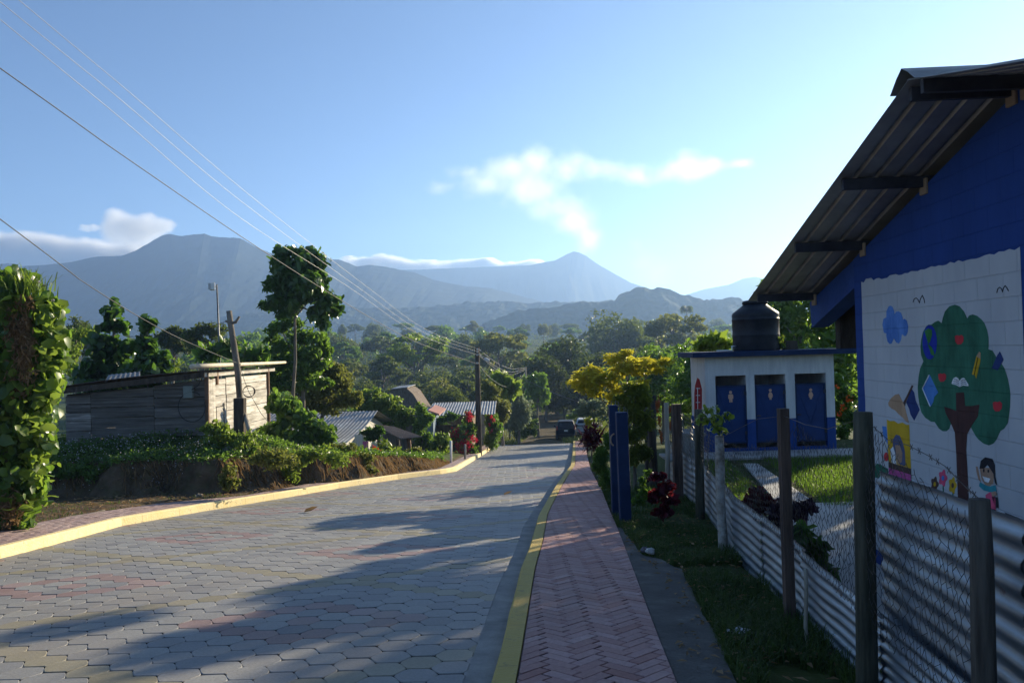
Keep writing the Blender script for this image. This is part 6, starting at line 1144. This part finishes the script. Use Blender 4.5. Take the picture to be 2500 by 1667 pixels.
plant('banana_plant', 'torn banana leaves rising behind the toilet block roof', 'banana plant', 22.5, [(1640, 790, 16, 14), (1620, 800, 12, 8), (1655, 800, 10, 10)], 16, .75, LP, W=.34, big=True, hang=-.9, part='leaves', stem=(1640, 1060, 1640, 830), stem_r=.1, trunk='stem')
plant('yard_bush', 'leafy bush with orange blossoms right of the toilet block', 'bush', 22, [(1925, 880, 20, 24), (1945, 910, 20, 26), (1930, 940, 22, 22), (1950, 960, 22, 22), (1935, 990, 22, 22)], 1900, .15, LM, part='leaves')
e = [o for o in COL.objects if o.name == 'yard_bush'][0]; fb = [(tuple(PD(x, y, 21.6)-e.location), (.12, .1, .10)) for x, y in ((1918, 890), (1936, 935), (1950, 915), (1925, 950))]
link('blossoms', crown('blossoms', fb, 60, .09, .06), ORG, e)
plant('creeper', 'green creeper mound between the fence posts and the toilet block', 'creeper', 21.5, [(1590, 925, 22, 14), (1570, 935, 20, 14), (1605, 945, 18, 16), (1575, 965, 24, 18), (1550, 950, 16, 14)], 2200, .12, LM, W=.08, part='leaves')
plant('rust_creeper', 'dry orange creeper clinging to the far fence posts', 'creeper', 17.6, [(1512, 935, 5, 20), (1516, 965, 5, 16), (1538, 940, 5, 12), (1540, 975, 5, 16), (1518, 1000, 5, 16)], 900, .05, mat('rust_leaf', (.28, .08, .025), (.45, .15, .05), rough=.8), W=.02, part='leaves')
# verge grass between the apron and the fence
k = 30000; yy = RNG.uniform(2.8, 18, k)**1.0; u = RNG.random(k); r0_ = np.where(yy < ay[-1], np.interp(yy, AY, AX), WR(yy)); xx = r0_+.0+(FX(yy)-r0_+.02)*u; kp = fbm(xx*1.7, yy*1.7, 3) > .36; xx, yy = xx[kp], yy[kp]; k = len(xx); PP = on_ground(xx, yy)
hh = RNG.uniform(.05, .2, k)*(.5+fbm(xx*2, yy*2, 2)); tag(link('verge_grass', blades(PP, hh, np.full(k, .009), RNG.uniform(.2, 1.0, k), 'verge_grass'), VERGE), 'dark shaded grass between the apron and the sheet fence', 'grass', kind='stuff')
k = 15000; yy = RNG.uniform(61, 100, k); cx_ = 1.5+.06*(yy-60); xx = cx_+np.where(RNG.random(k) < .6, -RNG.uniform(1.4, 6, k), RNG.uniform(2.2, 7, k)); PP = on_ground(xx, yy); tag(link('track_grass', blades(PP, RNG.uniform(.15, .55, k), np.full(k, .05), RNG.uniform(.2, .9, k), 'track_grass'), LO), 'tall yellowish grass along the dirt track past the paving', 'grass', kind='stuff')
k = 700; yy = RNG.uniform(2.8, 16, k); r0_ = np.where(yy < ay[-1], np.interp(yy, AY, AX), WR(yy)); xx = r0_-.25+(FX(yy)-r0_+.2)*RNG.random(k); Pg = on_ground(xx, yy)+np.array([0, 0, .055]); a_ = RNG.uniform(0, 6.28, k)
V, Fc, q = leaf_tris(Pg, np.stack([np.cos(a_), np.sin(a_), RNG.normal(.1, .15, k)], 1), rnd(k, .3)+np.array([0, 0, 1]), RNG.uniform(.03, .10, k), RNG.uniform(.01, .04, k))
tag(link('verge_litter', np_mesh('verge_litter', V, Fc, False, {'tint': np.repeat(RNG.random(k), q)}), DRY), 'dead leaves and straw scattered along the shaded verge', 'dead leaves', kind='stuff')
# litter
wp = yp(1800, 1545); g = GD(1694, 1453, .14); g.z = gz(g.x, g.y)+.07; mb = MB(); V = [(g.x+.16*(i/6-.5)+random.uniform(-.004, .004), g.y+.075*(j/3-.5), g.z+.018*math.sin(i*1.3+j)+random.uniform(-.004, .004)) for j in range(4) for i in range(7)]; mb.raw(V, [(j*7+i, j*7+i+1, (j+1)*7+i+1, (j+1)*7+i) for j in range(3) for i in range(6)]); tag(mb.build('snack_wrapper', mat('silver_wrapper', (.45, .48, .55), (.75, .76, .80), scale=30, rough=.3, metal=.4, ramp=(.45, .55)), org=g), 'crumpled silver snack wrapper lying in the shaded verge grass', 'wrapper')
for x, y, c_, lab in ((1483, 1268, (.12, .11, .13), 'dark crumpled bag scrap at the apron corner'), (1494, 1272, (.45, .44, .42), 'pale crumpled paper scrap beside the dark bag scrap')):
    g = GD(x, y, .16); V = []; mb = MB(); n = 8
    for i in range(5):
        for j in range(n): a = 2*math.pi*j/n; ph = math.pi*(i+.5)/5; r = .055*random.uniform(.6, 1.2); V.append((g.x+r*math.cos(a)*math.sin(ph), g.y+r*math.sin(a)*math.sin(ph), g.z+.03+r*.7*math.cos(ph)))
    mb.raw(V, [(i*n+j, (i+1)*n+j, (i+1)*n+(j+1) % n, i*n+(j+1) % n) for i in range(4) for j in range(n)]+[tuple(range(n)), tuple(4*n+j for j in range(n))[::-1]]); tag(mb.build('scrap', mat('scrap_%d' % x, c_, rough=.6), org=g), lab, 'litter')
def leaflet(x, y, s, m, lab, nm='fallen_leaf'):
    g = GD(x, y, .012); V, Fc, q = leaf_tris(np.array([[0, 0, 0.]]), np.array([[1, .3, .15]]), np.array([[0, -.2, 1.]]), np.array([s]), np.array([s*.5]), True, .5, -.2); o = link(nm, np_mesh(nm, V, Fc, False, {'tint': np.full(len(Fc), .5)}), m); o.location = g; tag(o, lab, 'leaf' if nm == 'fallen_leaf' else 'litter')
leaflet(698, 1176, .3, DRY, 'large dry brown leaf lying mid-street in the sun'); leaflet(1157, 1136, .22, DRY, 'small dark dry leaf in the shade near the right kerb'); leaflet(1120, 1264, .12, WHT, 'small white paper scrap on the paving near the gutter', 'paper_scrap')

# trees added to throw shadows on the street; those behind the school are unseen
for kd, sd, x, y, sc, lab in (('tall', 1, 15.4, 23.4, .52, 'slender unseen tree added behind the school to shadow the street'), ('layered', 2, 10.5, 21.5, .34, 'small loose unseen tree added close behind the school to shadow the street'), ('tall', 1, 17.0, 30.5, .5, 'slender unseen tree added behind the school to shadow the street'), ('layered', 1, 22, 36, .6, 'loose unseen tree added behind the school to shadow the street'), ('dense', 2, 19, 43, .7, 'dense tree added beyond the yard, right of the water tank, to shadow the street'), ('layered', 2, 23, 54, .5, 'loose tree added beyond the yard, behind the water tank, to shadow the street'), ('dense', 1, 12.2, 33, .58, 'leafy tree right behind the toilet block and tank'), ('dense', 2, 10.6, 41, .5, 'leafy tree behind the left end of the toilet block'), ('dense', 1, 9.4, 50, .5, 'dense tree behind the yellow shrub at the right roadside'), ('layered', 1, 13.5, 63, .55, 'looser tree farther behind the yellow shrub'), ('dense', 2, 10.5, 72, .6, 'roadside tree behind the parked cars')):
    wood_tree(kd, sd, (x, y, gz(x, y)-.2), sc, x*1.7, LM, lab, 'unseen shadow trees added behind the school' if kd == 'tall' else None, 'shadow_tree', 1.6 if y < 22 else 1.0)
# ================= parked cars =================
glass = mat('car_glass', (.010, .013, .017), rough=.2, spec=.3); tyre_m = mat('tyre_rubber', (.015, .015, .016), rough=.85); rim_m = mat('rim_alloy', (.45, .46, .48), rough=.3, metal=.9); lampr = mat('red_lens', (.35, .015, .015), rough=.2, spec=.6); chrome = mat('chrome', (.75, .76, .78), rough=.15, metal=1)
def car(loc, paint_c, name, label, rz, suv=True):
    e = empty(name, loc, label, 'car', None, rz); col_ = mat(name+'_paint', paint_c, rough=.45, spec=.18); w = .91; o = lambda pts: [Vector(p) for p in pts]
    def part(mb, nm, m, par=e, smooth=False, bevel=0):
        me = bpy.data.meshes.new(nm); me.from_pydata(mb.v, [], mb.f); me.update(); ob = link(nm, me, m, par)
        if smooth: me.polygons.foreach_set('use_smooth', [True]*len(me.polygons))
        if bevel: b = ob.modifiers.new('bevel', 'BEVEL'); b.width = bevel; b.segments = 2; b.limit_method = 'ANGLE'
        return ob
    H = 1.68 if suv else 1.48
    # cross-sections from the rear (y = 0) to the front (y = 4.5): (y, half width low, half width high, bottom, belt, top, top half width)
    S = [(0.0, .80, .80, .42, .98, 1.02, .72), (.06, .88, .88, .30, 1.00, H-.42, .74), (.35, .91, .90, .28, 1.02, H-.05, .66), (.9, .92, .91, .26, 1.02, H, .66), (1.9, .92, .91, .25, 1.00, H, .67), (2.5, .92, .91, .25, .98, H-.06, .65), (3.2, .92, .90, .25, .96, 1.02, .70), (4.1, .90, .86, .27, .88, .92, .66), (4.45, .78, .74, .38, .72, .76, .58)]
    V = []; n = 12
    for y, a, b, z0, zb, zt, tw in S: V += [(-a*.9, y, z0), (-a, y, z0+.12), (-b, y, zb-.05), (-b*.985, y, zb), (-tw-.02, y, zt-.06), (-tw*.8, y, zt), (tw*.8, y, zt), (tw+.02, y, zt-.06), (b*.985, y, zb), (b, y, zb-.05), (a, y, z0+.12), (a*.9, y, z0)]
    Fc = [(i*n+k, i*n+(k+1) % n, (i+1)*n+(k+1) % n, (i+1)*n+k) for i in range(len(S)-1) for k in range(n)]+[tuple(range(n))[::-1], tuple((len(S)-1)*n+k for k in range(n))]
    mb = MB(); mb.raw(V, Fc); part(mb, 'body', col_, bevel=.03)
    mb = MB(); zr_ = H-.14; mb.hexa([(-.70, -.005, 1.06), (.70, -.005, 1.06), (.58, .20, zr_), (-.58, .20, zr_)], [(-.70, .05, 1.06), (.70, .05, 1.06), (.58, .25, zr_), (-.58, .25, zr_)]); part(mb, 'rear_window', glass)
    for s in (-1, 1):
        mb = MB(); q = [(s*.915, .6, 1.05), (s*.915, 2.75, 1.03), (s*.705, 2.4, H-.13), (s*.705, .75, H-.10)]; q2 = [(x-s*.03, y, z) for x, y, z in q]; mb.hexa(q, q2); part(mb, 'side_window', glass)
        mb = MB(); mb.hexa([(s*.72, -.02, .92), (s*.86, -.01, .92), (s*.84, .03, 1.28), (s*.74, .02, 1.28)], [(s*.72, .12, .92), (s*.86, .14, .92), (s*.84, .2, 1.28), (s*.74, .2, 1.28)]); part(mb, 'tail_light', lampr)
        mb = MB(); mb.box((s*1.0, 2.55, 1.05), (.18, .10, .13)); part(mb, 'mirror', col_, bevel=.02)
        for y in (.85, 3.55):
            mb = MB(); x0 = s*.74; ring = [(r_, x_) for r_, x_ in ((.20, 0), (.32, 0), (.335, .04), (.335, .15), (.32, .19), (.20, .19))]; m_ = 20; VV = [(x0+s*x_, y+r_*math.cos(2*math.pi*k/m_), .335+r_*math.sin(2*math.pi*k/m_)) for r_, x_ in ring for k in range(m_)]
            mb.raw(VV, [(i*m_+k, i*m_+(k+1) % m_, ((i+1) % 6)*m_+(k+1) % m_, ((i+1) % 6)*m_+k) for i in range(6) for k in range(m_)]); wh = part(mb, 'wheel', tyre_m, smooth=True)
            mb = MB(); VV = [(x0+s*.16, y, .335)]+[(x0+s*.15, y+.2*math.cos(2*math.pi*k/10), .335+.2*math.sin(2*math.pi*k/10)) for k in range(10)]; mb.raw(VV, [(0, 1+k, 1+(k+1) % 10) for k in range(10)]); part(mb, 'rim', rim_m, wh)
    mb = MB(); mb.box((0, -.05, .42), (1.66, .16, .26)); part(mb, 'bumper', mat('dark_bumper', (.02, .02, .022), rough=.5), bevel=.04)
    mb = MB(); mb.box((0, -.012, .96), (.62, .03, .035)); part(mb, 'trim_bar', chrome); mb = MB(); mb.box((0, -.012, .86), (.32, .02, .13)); part(mb, 'licence_plate', white_p)
    mb = MB(); mb.box((0, .3, H-.03), (1.1, .22, .03)); part(mb, 'roof_spoiler', col_, bevel=.01); return e
c0 = GD(1300.5, 1011, 0); car((c0.x, c0.y, road_z(c0.y)+.0), (.012, .016, .024), 'dark_suv', 'dark blue-black SUV parked at the end of the paving, seen from behind', -.06)
c1 = c0+Vector((1.9, 2.6, 0)); car((c1.x, c1.y, road_z(c1.y)+.0), (.52, .54, .57), 'pale_car', 'pale silver car parked beyond the dark SUV, half hidden by it', -.10)
